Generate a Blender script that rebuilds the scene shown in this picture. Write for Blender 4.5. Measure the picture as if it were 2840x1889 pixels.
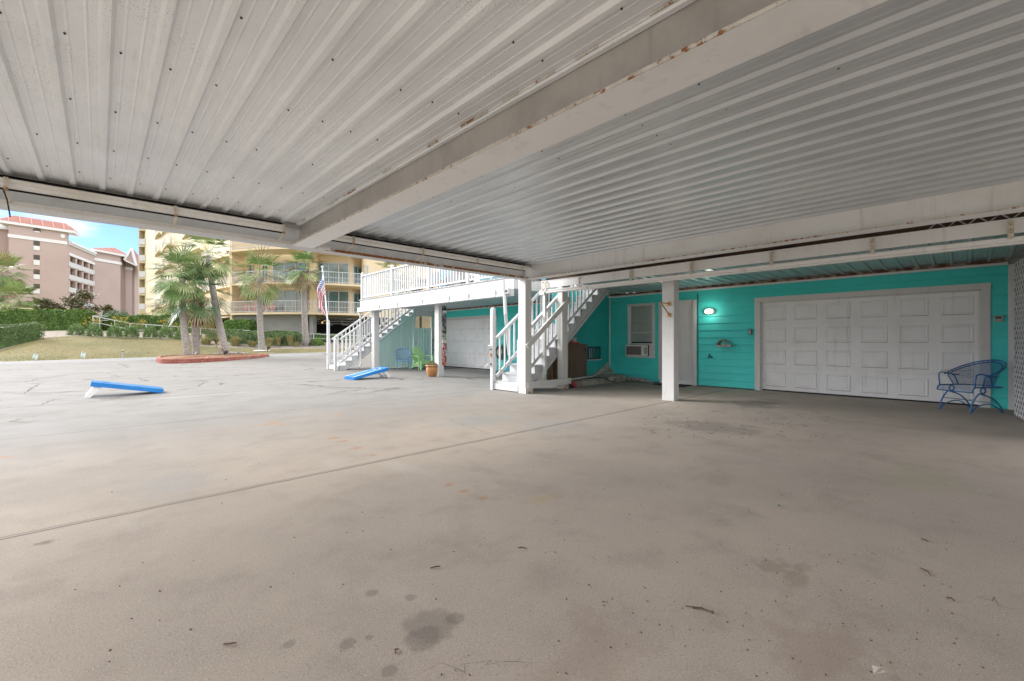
import bpy, math, random
import numpy as np
from mathutils import Vector, Matrix
random.seed(7)
C = bpy.context.scene
for o in list(bpy.data.objects): bpy.data.objects.remove(o, do_unlink=True)
R = math.radians
# ------------------------------------------------------------------ camera
FPX, CX, CY, EYE = 1201.0, 1420.0, 944.5, 1.19
TH = math.atan(1145/FPX)
Fx, Fy = math.sin(TH), math.cos(TH)
Rx, Ry = math.cos(TH), -math.sin(TH)
cam = bpy.data.cameras.new('camera'); camo = bpy.data.objects.new('camera', cam)
C.collection.objects.link(camo); C.camera = camo
camo.location = (0, 0, EYE); camo.rotation_euler = (R(90), 0, math.atan2(Fy, Fx)-R(90))
cam.sensor_width = 36; cam.lens = 36*FPX/2840; cam.clip_start = 0.05; cam.clip_end = 2000
# ------------------------------------------------------------------ world, sun, exposure
SUN_EL, SUN_AZ = R(24), math.atan2(0.88, -0.47)      # direction towards the sun
w = bpy.data.worlds.new("World"); C.world = w; w.use_nodes = True
nt = w.node_tree; N = nt.nodes; L = nt.links
for n in list(N): N.remove(n)
out = N.new('ShaderNodeOutputWorld'); bg = N.new('ShaderNodeBackground'); sky = N.new('ShaderNodeTexSky')
sky.sky_type = 'NISHITA'; sky.sun_disc = False; sky.sun_elevation = SUN_EL
sky.sun_rotation = math.atan2(math.cos(SUN_AZ), math.sin(SUN_AZ)); sky.air_density = 1.0; sky.dust_density = 0.1; sky.ozone_density = 4
tc = N.new('ShaderNodeTexCoord'); sep = N.new('ShaderNodeSeparateXYZ'); L.new(tc.outputs['Generated'], sep.inputs[0])
mp = N.new('ShaderNodeMapping'); mp.inputs['Scale'].default_value = (1, 1, 2.6); mp.inputs['Location'].default_value = (0.35, 0.1, 0.0)
L.new(tc.outputs['Generated'], mp.inputs[0])
nz = N.new('ShaderNodeTexNoise'); nz.inputs['Scale'].default_value = 4.2; nz.inputs['Detail'].default_value = 9; nz.inputs['Roughness'].default_value = 0.58
L.new(mp.outputs[0], nz.inputs[0])
# more cloud overhead than near the horizon
up = N.new('ShaderNodeMapRange'); up.inputs['From Min'].default_value = 0.28; up.inputs['From Max'].default_value = 0.6; up.inputs['To Min'].default_value = 0.0; up.inputs['To Max'].default_value = 0.12
L.new(sep.outputs[2], up.inputs[0])
ad = N.new('ShaderNodeMath'); ad.operation = 'ADD'; L.new(nz.outputs[0], ad.inputs[0]); L.new(up.outputs[0], ad.inputs[1])
cp_ = N.new('ShaderNodeMapRange'); cp_.interpolation_type = 'SMOOTHSTEP'; cp_.inputs['From Min'].default_value = 0.60; cp_.inputs['From Max'].default_value = 0.88; cp_.inputs['To Min'].default_value = 0.13; cp_.inputs['To Max'].default_value = -0.022
L.new(sep.outputs[1], cp_.inputs[0]); ad2 = N.new('ShaderNodeMath'); ad2.operation = 'ADD'; L.new(ad.outputs[0], ad2.inputs[0]); L.new(cp_.outputs[0], ad2.inputs[1]); ad = ad2
cr = N.new('ShaderNodeMapRange'); cr.interpolation_type = 'SMOOTHSTEP'; cr.inputs['From Min'].default_value = 0.515; cr.inputs['From Max'].default_value = 0.64
L.new(ad.outputs[0], cr.inputs[0])
mx = N.new('ShaderNodeMix'); mx.data_type = 'RGBA'; L.new(cr.outputs[0], mx.inputs[0])
tint = N.new('ShaderNodeMix'); tint.data_type = 'RGBA'; tint.blend_type = 'MULTIPLY'; tint.inputs[0].default_value = 1; tint.inputs[7].default_value = (0.33, 0.37, 0.60, 1)
L.new(sky.outputs[0], tint.inputs[6]); L.new(tint.outputs[2], mx.inputs[6]); cb_ = N.new('ShaderNodeMix'); cb_.data_type = 'RGBA'; cb_.inputs[6].default_value = (4.85, 4.75, 4.6, 1); cb_.inputs[7].default_value = (2.35, 2.4, 2.5, 1)
cf_ = N.new('ShaderNodeMapRange'); cf_.interpolation_type = 'SMOOTHSTEP'; cf_.inputs['From Min'].default_value = 0.7; cf_.inputs['From Max'].default_value = 0.93
L.new(sep.outputs[1], cf_.inputs[0]); L.new(cf_.outputs[0], cb_.inputs[0]); L.new(cb_.outputs[2], mx.inputs[7])
L.new(mx.outputs[2], bg.inputs[0]); bg.inputs[1].default_value = 0.13; L.new(bg.outputs[0], out.inputs[0])
sl = bpy.data.lights.new('sun', 'SUN'); sl.energy = 1.7; sl.angle = R(30); sl.color = (1, 0.965, 0.91)
so = bpy.data.objects.new('sun', sl); C.collection.objects.link(so)
sd = Vector((math.cos(SUN_EL)*math.cos(SUN_AZ), math.cos(SUN_EL)*math.sin(SUN_AZ), math.sin(SUN_EL)))
so.rotation_euler = sd.to_track_quat('Z', 'Y').to_euler()
C.view_settings.view_transform = 'Standard'; C.view_settings.look = 'None'; C.view_settings.gamma = 1
C.view_settings.exposure = 1.82
C.render.engine = 'CYCLES'
try:
    C.cycles.max_bounces = 8; C.cycles.diffuse_bounces = 5; C.cycles.glossy_bounces = 2; C.cycles.transparent_max_bounces = 6; C.cycles.use_denoising = True
except Exception: pass
# ------------------------------------------------------------------ measuring helpers (photo pixel -> point at a true depth)
def ray(px, py):
    a = (px-CX)/FPX; b = -(py-CY)/FPX
    return (Fx+a*Rx, Fy+a*Ry, b)
def PD(px, py, s):
    d = ray(px, py); return Vector((d[0]*s, d[1]*s, EYE+d[2]*s))
def PXp(px, py, x): return PD(px, py, x/ray(px, py)[0])
def PYp(px, py, y): return PD(px, py, y/ray(px, py)[1])
def PZ(px, py, z=0.0): return PD(px, py, (z-EYE)/ray(px, py)[2])
# ------------------------------------------------------------------ materials
MATS = {}
class NB:
    def __init__(s, name):
        s.m = bpy.data.materials.new(name); s.m.use_nodes = True; s.t = s.m.node_tree
        s.b = s.t.nodes['Principled BSDF']; s.co = s.t.nodes.new('ShaderNodeTexCoord')
        s.geo = s.t.nodes.new('ShaderNodeNewGeometry')
        MATS[name] = s.m
    def n(s, typ, **k):
        q = s.t.nodes.new(typ)
        for a, v in k.items(): setattr(q, a, v)
        return q
    def l(s, a, b): s.t.links.new(a, b)
    def pos(s): return s.geo.outputs['Position']
    def noise(s, scale, detail=4, rough=0.55, vec=None, stretch=None, dist=0):
        q = s.n('ShaderNodeTexNoise'); q.inputs['Scale'].default_value = scale; q.inputs['Detail'].default_value = detail
        q.inputs['Roughness'].default_value = rough; q.inputs['Distortion'].default_value = dist
        v = vec or s.pos()
        if stretch:
            m = s.n('ShaderNodeMapping'); m.inputs['Scale'].default_value = stretch; s.l(v, m.inputs[0]); v = m.outputs[0]
        s.l(v, q.inputs[0]); return q.outputs[0]
    def math(s, op, a, b=None, c=None, clamp=False):
        q = s.n('ShaderNodeMath', operation=op); q.use_clamp = clamp
        for i, v in enumerate((a, b, c)):
            if v is None: continue
            if isinstance(v, (int, float)): q.inputs[i].default_value = v
            else: s.l(v, q.inputs[i])
        return q.outputs[0]
    def ramp(s, v, lo, hi, a=0.0, b=1.0):
        q = s.n('ShaderNodeMapRange'); q.interpolation_type = 'SMOOTHSTEP'
        q.inputs['From Min'].default_value = lo; q.inputs['From Max'].default_value = hi
        q.inputs['To Min'].default_value = a; q.inputs['To Max'].default_value = b; s.l(v, q.inputs[0]); return q.outputs[0]
    def mix(s, f, a, b):
        q = s.n('ShaderNodeMix', data_type='RGBA')
        for i, v in ((0, f), (6, a), (7, b)):
            if isinstance(v, (int, float)): q.inputs[i].default_value = v
            elif isinstance(v, tuple): q.inputs[i].default_value = (*v[:3], 1)
            else: s.l(v, q.inputs[i])
        return q.outputs[2]
    def bump(s, h, strength=0.3, dist=0.01):
        q = s.n('ShaderNodeBump'); q.inputs['Strength'].default_value = strength; q.inputs['Distance'].default_value = dist
        s.l(h, q.inputs['Height']); s.l(q.outputs[0], s.b.inputs['Normal'])
    def fin(s, col, rough=0.6, metal=0.0, spec=0.4):
        if isinstance(col, tuple): s.b.inputs['Base Color'].default_value = (*col[:3], 1)
        else: s.l(col, s.b.inputs['Base Color'])
        if isinstance(rough, (int, float)): s.b.inputs['Roughness'].default_value = rough
        else: s.l(rough, s.b.inputs['Roughness'])
        s.b.inputs['Metallic'].default_value = metal; s.b.inputs['Specular IOR Level'].default_value = spec
        return s.m
def simple(name, c, c2=None, scale=3.0, rough=0.6, metal=0.0, bump=0.0, bscale=40, lo=0.4, hi=0.65, spec=0.4, stretch=None, detail=5):
    q = NB(name)
    col = c
    if c2: col = q.mix(q.ramp(q.noise(scale, detail, stretch=stretch), lo, hi), c, c2)
    if bump: q.bump(q.noise(bscale, 4, stretch=stretch), bump, 0.01)
    return q.fin(col, rough, metal, spec)
def dirty_white(name, c, d, rough=0.5, scale=2.5, amount=(0.55, 0.75), rust=0.0, fine=0.0):
    q = NB(name)
    f = q.ramp(q.noise(scale, 8, 0.65), *amount)
    col = q.mix(f, c, d)
    streak = q.ramp(q.noise(9, 5, 0.6, stretch=(1, 1, 0.12)), 0.56, 0.72, 0, 0.5)
    col = q.mix(streak, col, tuple(x*0.82 for x in d))
    if fine:
        col = q.mix(q.ramp(q.noise(55, 3, 0.6), 0.62, 0.7, 0, fine), col, (0.18, 0.15, 0.12))
    if rust:
        rf = q.ramp(q.math('ADD', q.noise(14, 6, 0.7), q.math('MULTIPLY', q.noise(1.3, 3), 0.5)), 0.90-rust*0.25, 0.97-rust*0.25)
        col = q.mix(rf, col, q.mix(q.noise(60, 3), (0.16, 0.05, 0.015), (0.42, 0.18, 0.05)))
    q.bump(q.noise(30, 4), 0.08, 0.01)
    return q.fin(col, rough, 0, 0.4)
dirty_white('white_paint', (0.74, 0.74, 0.73), (0.66, 0.65, 0.62), 0.5)
dirty_white('bright_white', (0.60, 0.61, 0.62), (0.52, 0.53, 0.54), 0.5)
dirty_white('post_white', (0.69, 0.69, 0.68), (0.60, 0.58, 0.53), 0.55, 3.5, (0.5, 0.8), 0, 0.4)
dirty_white('post_rusty', (0.72, 0.70, 0.64), (0.62, 0.52, 0.38), 0.6, 5, (0.4, 0.7), 0.35)
dirty_white('beam_paint', (0.80, 0.81, 0.82), (0.73, 0.73, 0.72), 0.5, 1.2, (0.45, 0.7))
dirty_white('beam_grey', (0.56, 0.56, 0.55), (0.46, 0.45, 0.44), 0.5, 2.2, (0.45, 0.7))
dirty_white('rusty_edge', (0.66, 0.64, 0.60), (0.5, 0.46, 0.4), 0.7, 6, (0.4, 0.7), 0.5, 0.7)
dirty_white('very_rusty_edge', (0.55, 0.53, 0.49), (0.5, 0.46, 0.4), 0.7, 6, (0.4, 0.7), 1.0, 0.8)
dirty_white('gutter_paint', (0.74, 0.74, 0.73), (0.66, 0.64, 0.60), 0.4, 2.0, (0.45, 0.7), 0.0, 0.3)
dirty_white('garage_white', (0.86, 0.86, 0.86), (0.78, 0.775, 0.77), 0.45, 1.4, (0.45, 0.75), 0, 0.12)
dirty_white('stained_seam', (0.5, 0.43, 0.35), (0.38, 0.27, 0.17), 0.6, 7, (0.35, 0.6), 0.35)
# roof sheets
def roof_mat(name, c, c2, rough, metal, speck, tint):
    q = NB(name)
    col = q.mix(q.ramp(q.noise(0.9, 6, 0.6), 0.35, 0.7), c, c2)
    col = q.mix(q.ramp(q.noise(7, 6, 0.6, stretch=(6, 0.35, 1)), 0.5, 0.8, 0, 0.5), col, tint)
    sp = q.math('MULTIPLY', q.ramp(q.noise(110, 3, 0.6), 0.60, 0.68), q.ramp(q.noise(1.6, 4, 0.6), 0.46, 0.66))
    col = q.mix(q.math('MULTIPLY', sp, speck), col, (0.22, 0.2, 0.17))
    q.bump(q.noise(25, 3), 0.04, 0.01)
    return q.fin(col, rough, metal, 0.45)
dirty_white('web_shade', (0.47, 0.455, 0.44), (0.37, 0.355, 0.34), 0.55, 1.6, (0.4, 0.7))  # beam paint darkened in colour to stand for shade on the centre web
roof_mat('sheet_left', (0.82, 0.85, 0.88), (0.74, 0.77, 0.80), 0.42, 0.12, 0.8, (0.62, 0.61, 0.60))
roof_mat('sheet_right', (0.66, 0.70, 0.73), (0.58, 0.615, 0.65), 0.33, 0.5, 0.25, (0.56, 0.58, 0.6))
roof_mat('deck_sheet', (0.47, 0.57, 0.58), (0.40, 0.50, 0.51), 0.3, 0.45, 0.3, (0.35, 0.42, 0.42))
roof_mat('soffit_pale', (0.60, 0.64, 0.66), (0.54, 0.58, 0.60), 0.45, 0.0, 0.1, (0.5, 0.55, 0.57))
simple('roof_top', (0.5, 0.5, 0.5), (0.4, 0.4, 0.4))
simple('screw', (0.05, 0.045, 0.04), rough=0.6)
simple('gap_shade', (0.015, 0.014, 0.013), rough=0.9)  # near-black that paints in the unlit gap under the roof edge
simple('dark_wood', (0.10, 0.06, 0.035), (0.03, 0.02, 0.015), 6, 0.85, bump=0.4, stretch=(1, 0.3, 3))
simple('brown_strip', (0.16, 0.055, 0.03), (0.4, 0.33, 0.27), 7, 0.8)
# teal siding with grey scuffs
q = NB('teal_siding')
t = q.mix(q.ramp(q.noise(1.1, 4), 0.35, 0.7), (0.075, 0.74, 0.70), (0.07, 0.67, 0.63))
t = q.mix(q.math('MULTIPLY', q.ramp(q.noise(16, 6, 0.7), 0.62, 0.66), q.ramp(q.noise(1.0, 3), 0.5, 0.62)), t, (0.36, 0.36, 0.31))
q.bump(q.noise(60, 3, stretch=(1, 0.3, 2)), 0.12, 0.01); q.fin(t, 0.5, 0, 0.35)
simple('stucco_teal', (0.03, 0.46, 0.44), (0.04, 0.52, 0.49), 1.6, 0.75, bump=0.25, bscale=50)
simple('pale_teal', (0.64, 0.86, 0.82), (0.58, 0.80, 0.77), 2.2, 0.6, bump=0.15, stretch=(1, 1, 0.2))
simple('pale_teal_dark', (0.14, 0.34, 0.33), (0.20, 0.42, 0.40), 3, 0.6)
simple('stair_grey', (0.62, 0.63, 0.64), (0.52, 0.53, 0.54), 2.5, 0.55)
simple('stair_white', (0.63, 0.64, 0.65), (0.56, 0.57, 0.58), 3.5, 0.5)
simple('old_wood', (0.22, 0.15, 0.09), (0.10, 0.065, 0.04), 5, 0.8, bump=0.4, stretch=(2, 2, 0.25))
simple('cabinet_brown', (0.17, 0.11, 0.085), (0.14, 0.09, 0.07), 3, 0.5)
simple('rough_concrete', (0.42, 0.39, 0.34), (0.24, 0.22, 0.19), 3.5, 0.9, bump=0.5, bscale=18)
simple('plastic_sheet', (0.5, 0.48, 0.42), (0.33, 0.3, 0.24), 8, 0.4, stretch=(1, 1, 0.3), bump=0.4, bscale=12)
simple('brass', (0.55, 0.32, 0.10), (0.45, 0.26, 0.08), 6, 0.4, 0.4)
simple('rust_metal', (0.35, 0.17, 0.07), (0.55, 0.5, 0.42), 14, 0.7)
simple('strap_beige', (0.62, 0.57, 0.49), (0.45, 0.38, 0.30), 16, 0.6)
simple('bulb_glow', (1, 1, 1)); b = MATS['bulb_glow'].node_tree.nodes['Principled BSDF']
b.inputs['Emission Color'].default_value = (1, 0.90, 0.74, 1); b.inputs['Emission Strength'].default_value = 2.2
simple('lamp_glass', (0.8, 0.78, 0.72), rough=0.25)
b = MATS['lamp_glass'].node_tree.nodes['Principled BSDF']
b.inputs['Emission Color'].default_value = (1, 0.9, 0.72, 1); b.inputs['Emission Strength'].default_value = 0.12
simple('grey_metal', (0.32, 0.32, 0.31), (0.24, 0.235, 0.23), 8, 0.4, 0.6)
simple('black_plastic', (0.03, 0.03, 0.032), rough=0.4)
simple('mid_plastic', (0.42, 0.43, 0.44), rough=0.5)
simple('ac_white', (0.74, 0.74, 0.73), (0.68, 0.67, 0.65), 6, 0.4)
simple('ac_grille', (0.16, 0.155, 0.15), (0.25, 0.24, 0.22), 30, 0.6)
simple('blind_slat', (0.86, 0.86, 0.85), (0.8, 0.8, 0.79), 8, 0.5)
simple('room_dark', (0.05, 0.055, 0.055), rough=0.8)
simple('blue_enamel', (0.025, 0.15, 0.38), (0.05, 0.22, 0.48), 12, 0.35, 0.1)
simple('far_blue_enamel', (0.16, 0.34, 0.62), (0.22, 0.42, 0.68), 12, 0.4)
simple('green_plastic', (0.45, 0.78, 0.34), (0.48, 0.80, 0.38), 4, 0.4)
simple('board_blue', (0.02, 0.21, 0.62), (0.03, 0.26, 0.68), 3, 0.28)
simple('board_pale_blue', (0.30, 0.55, 0.85), rough=0.3)
simple('board_white', (0.84, 0.85, 0.87), rough=0.35)
simple('terracotta', (0.40, 0.19, 0.075), (0.55, 0.30, 0.13), 5, 0.35, bump=0.2, bscale=10, stretch=(1, 1, 0.3))
simple('terracotta_rim', (0.62, 0.33, 0.17), (0.5, 0.27, 0.14), 9, 0.4)
simple('crack_dark', (0.06, 0.055, 0.048), (0.13, 0.12, 0.10), 6, 0.95)
simple('soil', (0.12, 0.08, 0.05), (0.2, 0.14, 0.09), 12, 0.95, bump=0.6)
simple('mulch', (0.30, 0.17, 0.10), (0.20, 0.115, 0.07), 9, 0.95, bump=0.8, bscale=30)
simple('grey_mulch', (0.34, 0.30, 0.26), (0.22, 0.19, 0.165), 5, 0.95, bump=0.8, bscale=12)
simple('succulent', (0.16, 0.20, 0.09), (0.32, 0.24, 0.16), 20, 0.7)
simple('hose_green', (0.03, 0.12, 0.10), (0.02, 0.08, 0.07), 8, 0.4)
simple('red_plastic', (0.5, 0.04, 0.03), rough=0.4)
simple('rubber', (0.03, 0.03, 0.03), rough=0.9)
simple('twig_brown', (0.16, 0.09, 0.05), (0.08, 0.045, 0.03), 30, 0.9)
simple('pole_white', (0.78, 0.80, 0.83), rough=0.35, metal=0.2)
simple('asphalt', (0.23, 0.235, 0.245), (0.28, 0.285, 0.29), 2, 0.9, bump=0.3, bscale=60)
simple('yellow_paint', (0.7, 0.45, 0.05), rough=0.7)
simple('brick_red', (0.33, 0.11, 0.085), (0.42, 0.16, 0.13), 4, 0.85, bump=0.5, bscale=20)
simple('brick_grey', (0.42, 0.25, 0.22), (0.36, 0.2, 0.17), 6, 0.9, bump=0.5, bscale=20)
simple('trunk_bark', (0.27, 0.245, 0.225), (0.40, 0.37, 0.34), 5, 0.95, bump=0.8, bscale=9, stretch=(1, 1, 4))
simple('trunk_boot', (0.30, 0.21, 0.135), (0.18, 0.12, 0.08), 8, 0.95, bump=0.6)
simple('frond_green', (0.13, 0.24, 0.07), (0.21, 0.32, 0.11), 3.5, 0.5)
simple('frond_pale', (0.36, 0.42, 0.19), (0.26, 0.35, 0.14), 3.5, 0.5)
simple('frond_deep', (0.05, 0.13, 0.045), (0.08, 0.17, 0.06), 3.5, 0.45)
simple('frond_dead', (0.42, 0.33, 0.20), (0.30, 0.22, 0.13), 4, 0.8)
simple('frond_grey', (0.26, 0.31, 0.25), (0.20, 0.25, 0.20), 4, 0.6)
simple('hedge_green', (0.10, 0.20, 0.035), (0.20, 0.32, 0.055), 2.2, 0.5)
simple('hedge_sage', (0.13, 0.20, 0.09), (0.20, 0.27, 0.13), 2.5, 0.6)
simple('hedge_dark', (0.07, 0.13, 0.035), (0.11, 0.18, 0.05), 2.5, 0.55)
simple('shrub_green', (0.15, 0.26, 0.08), (0.24, 0.35, 0.13), 3, 0.6)
simple('flower_yellow', (0.50, 0.38, 0.06), (0.35, 0.33, 0.08), 4, 0.7)
simple('magnolia_leaf', (0.07, 0.10, 0.045), (0.17, 0.15, 0.08), 2.5, 0.45)
simple('magnolia_brown', (0.20, 0.145, 0.08), (0.12, 0.11, 0.05), 2.5, 0.6)
simple('grass_straw', (0.45, 0.36, 0.18), (0.33, 0.30, 0.13), 3, 0.85)
simple('grass_tuft_green', (0.20, 0.26, 0.09), (0.3, 0.32, 0.13), 3, 0.8)
simple('yellow_stucco', (0.60, 0.525, 0.36), (0.57, 0.49, 0.335), 0.35, 0.8, bump=0.1)
simple('peach_stucco', (0.76, 0.635, 0.43), (0.73, 0.60, 0.40), 0.35, 0.8, bump=0.1)
simple('garage_concrete', (0.42, 0.42, 0.39), (0.36, 0.36, 0.34), 0.5, 0.85)
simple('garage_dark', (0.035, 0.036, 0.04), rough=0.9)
simple('pipe_grey', (0.35, 0.36, 0.36), rough=0.6)
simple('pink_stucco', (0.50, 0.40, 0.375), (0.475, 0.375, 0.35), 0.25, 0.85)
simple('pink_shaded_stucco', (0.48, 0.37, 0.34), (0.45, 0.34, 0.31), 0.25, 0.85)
simple('cornice_white', (0.76, 0.77, 0.79), rough=0.7)
simple('window_dark', (0.09, 0.075, 0.065), rough=0.5)
simple('salmon_plastic', (0.55, 0.25, 0.20), rough=0.6)
simple('umbrella_green', (0.03, 0.16, 0.12), rough=0.8)
simple('statue_stone', (0.42, 0.36, 0.27), (0.25, 0.21, 0.16), 9, 0.9, bump=0.5)
simple('sign_white', (0.75, 0.78, 0.76), rough=0.6)
simple('sign_green', (0.05, 0.35, 0.27), rough=0.6)
simple('lattice_cream', (0.45, 0.33, 0.20), rough=0.7)
simple('flag_red', (0.50, 0.03, 0.05), rough=0.8); simple('flag_white', (0.8, 0.8, 0.82), rough=0.8); simple('flag_blue', (0.035, 0.07, 0.22), rough=0.8)
simple('weathered_grey', (0.5, 0.5, 0.5), (0.22, 0.22, 0.21), 12, 0.8)
simple('siding_white', (0.72, 0.75, 0.76), (0.66, 0.69, 0.7), 2, 0.6)
simple('furniture_dark', (0.07, 0.08, 0.09), rough=0.6)
# red standing-seam roof
simple('tile_red', (0.38, 0.17, 0.145), (0.42, 0.20, 0.17), 0.6, 0.5)
simple('tile_seam', (0.68, 0.36, 0.31), rough=0.5)
# glass for far windows: tinted, reflective, with a soft room behind
q = NB('far_glass'); g = q.mix(q.ramp(q.noise(0.35, 3, stretch=(1, 1, 0.5)), 0.4, 0.6), (0.075, 0.17, 0.18), (0.17, 0.20, 0.15)); q.fin(g, 0.08, 0.0, 1.0)
q = NB('teal_glass'); g = q.mix(q.noise(0.5, 2), (0.05, 0.22, 0.25), (0.10, 0.28, 0.30)); q.fin(g, 0.08, 0.0, 1.0)
# thin clear glass
m = bpy.data.materials.new('clear_glass'); m.use_nodes = True; T = m.node_tree; T.nodes.remove(T.nodes['Principled BSDF'])
gl = T.nodes.new('ShaderNodeBsdfGlossy'); gl.inputs['Roughness'].default_value = 0.03; tr = T.nodes.new('ShaderNodeBsdfTransparent'); tr.inputs[0].default_value = (0.9, 0.94, 0.93, 1)
fr = T.nodes.new('ShaderNodeFresnel'); fr.inputs[0].default_value = 1.5; ms = T.nodes.new('ShaderNodeMixShader')
T.links.new(fr.outputs[0], ms.inputs[0]); T.links.new(tr.outputs[0], ms.inputs[1]); T.links.new(gl.outputs[0], ms.inputs[2]); T.links.new(ms.outputs[0], T.nodes['Material Output'].inputs[0]); MATS['clear_glass'] = m
# tiki board paint (generic carved look, bands by height)
q = NB('carved_board')
sx = q.n('ShaderNodeSeparateXYZ'); q.l(q.pos(), sx.inputs[0]); z = sx.outputs[2]
v1 = q.ramp(q.noise(11, 5, 0.7, stretch=(1, 1, 0.5), dist=1.5), 0.50, 0.56)
v2 = q.ramp(q.noise(13, 4, 0.6, stretch=(1, 1, 0.45), dist=2.0), 0.50, 0.55)
topc = q.mix(v1, (0.035, 0.035, 0.038), (0.30, 0.30, 0.28)); topc = q.mix(q.ramp(z, 1.35, 1.5), q.mix(v1, (0.05, 0.045, 0.045), (0.6, 0.57, 0.5)), topc)
lowc = q.mix(v2, (0.33, 0.02, 0.02), (0.62, 0.66, 0.64)); lowc = q.mix(q.ramp(q.noise(9, 3), 0.62, 0.66), lowc, (0.2, 0.42, 0.42))
lowc = q.mix(q.ramp(z, 0.50, 0.44), lowc, q.mix(v1, (0.42, 0.05, 0.03), (0.75, 0.45, 0.22)))
tk = q.mix(q.ramp(z, 1.12, 1.10), topc, lowc)
band = q.math('MULTIPLY', q.ramp(z, 1.10, 1.115), q.ramp(z, 1.22, 1.2)); tk = q.mix(band, tk, q.mix(v1, (0.7, 0.68, 0.6), (0.35, 0.3, 0.22)))
q.fin(tk, 0.4)
# lawn and dry grass
q = NB('lawn'); g = q.mix(q.ramp(q.noise(0.35, 5, 0.6), 0.4, 0.65), (0.215, 0.19, 0.10), (0.15, 0.15, 0.072))
g = q.mix(q.ramp(q.noise(6, 6, 0.7), 0.45, 0.7), g, (0.25, 0.215, 0.13)); q.bump(q.noise(14, 5), 0.8, 0.05); q.fin(g, 0.95, 0, 0.1)
# ------------------------------------------------------------------ concrete slab
q = NB('concrete')
sx = q.n('ShaderNodeSeparateXYZ'); q.l(q.pos(), sx.inputs[0]); X, Y = sx.outputs[0], sx.outputs[1]
big = q.noise(0.35, 6, 0.6); med = q.noise(2.2, 7, 0.65); fine = q.noise(95, 4, 0.7); vfine = q.noise(170, 2, 0.6)
col = q.mix(q.ramp(big, 0.35, 0.65), (0.46, 0.40, 0.34), (0.385, 0.34, 0.295))
col = q.mix(q.ramp(med, 0.46, 0.72, 0, 0.55), col, (0.31, 0.27, 0.23))
col = q.mix(q.ramp(q.noise(1.1, 6, 0.7, stretch=(1, 0.35, 1)), 0.55, 0.75, 0, 0.5), col, (0.52, 0.50, 0.47))
col = q.mix(q.ramp(fine, 0.54, 0.68, 0, 0.6), col, (0.21, 0.175, 0.145))
col = q.mix(q.ramp(vfine, 0.60, 0.68, 0, 0.75), col, (0.70, 0.66, 0.60))
# grey weathered slab outdoors, its colour also darkened to offset the stronger daylight
col = q.mix(q.ramp(q.math('ADD', Y, q.math('MULTIPLY', big, 1.5)), 4.4, 9.5, 0, 0.92), col, q.mix(q.ramp(q.noise(1.3, 7, 0.7), 0.4, 0.7), (0.232, 0.23, 0.226), (0.19, 0.188, 0.185)))
def blob(cx, cy, rx, ry, wob=0.35, soft=0.25):
    dx = q.math('DIVIDE', q.math('SUBTRACT', X, cx), rx); dy = q.math('DIVIDE', q.math('SUBTRACT', Y, cy), ry)
    d = q.math('SQRT', q.math('ADD', q.math('MULTIPLY', dx, dx), q.math('MULTIPLY', dy, dy)))
    d = q.math('ADD', d, q.math('MULTIPLY', q.math('SUBTRACT', q.noise(3.0/max(rx, ry)**0.7, 5, 0.65), 0.5), wob*3.5))
    return q.ramp(d, 1.0, 1.0-soft)
def stain(px, py, rx, ry, c, a, wob=0.35, soft=0.3):
    global col
    p = PZ(px, py); col = q.mix(q.math('MULTIPLY', blob(p.x, p.y, rx, ry, wob, soft), a), col, c)
for (px, py, r) in ((1190, 1735, 0.13), (1262, 1715, 0.05), (1175, 1770, 0.09), (1032, 1645, 0.035), (1139, 1657, 0.032), (965, 1785, 0.04), (1023, 1768, 0.02), (1080, 1860, 0.036), (800, 1787, 0.03)):
    stain(px, py, r, r, (0.13, 0.12, 0.11), 0.38, 0.3, 0.4)
for (px, py, r) in ((1246, 1345, .06), (1286, 1362, .065), (1340, 1382, .06), (765, 1172, .14), (785, 1178, .1), (925, 1215, .12), (952, 1224, .1), (990, 1243, .09), (1035, 1262, .07), (15, 1268, .1), (740, 1178, .1), (625, 1193, .08), (1225, 1122, .12), (940, 1152, .12)):
    stain(px, py, r*1.1, r*0.8, (0.42, 0.20, 0.09), 0.6, 0.25, 1.0)
stain(1500, 1385, .3, .1, (0.42, 0.32, 0.14), 0.35, .5, .9)
stain(1330, 1165, .9, .5, (0.33, 0.34, 0.33), 0.6, .5, .6); stain(1530, 1180, 0.7, .6, (0.34, 0.35, 0.34), 0.5, .6, .7)
stain(2100, 1120, 1.0, .45, (0.22, 0.2, 0.18), 0.6, .7, .6); stain(1980, 1185, .45, .7, (0.24, 0.22, 0.19), 0.5, .9, .5)
stain(480, 1340, .35, .5, (0.33, 0.33, 0.32), 0.5, .5, .6); stain(125, 1505, .07, .05, (0.16, 0.13, 0.1), 0.7, .5, .9)
stain(2150, 1570, .12, .12, (0.26, 0.21, 0.165), 0.45, .9, .7); stain(2200, 1600, .3, .06, (0.25, 0.2, 0.15), 0.4, .9, .7)
stain(2560, 1330, .7, .4, (0.33, 0.32, 0.20), 0.35, .7, .9); stain(1650, 1800, .4, .2, (0.28, 0.2, 0.16), .3, .9, .9); stain(2300, 1800, .35, .3, (0.28, 0.21, 0.17), .35, .9, .9)
stain(1560, 1075, .9, .5, (0.2, 0.18, 0.15), .5, .7, .6)
stain(540, 1098, 1.2, .1, (0.4, 0.39, 0.37), .4, .5, .5)
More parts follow.
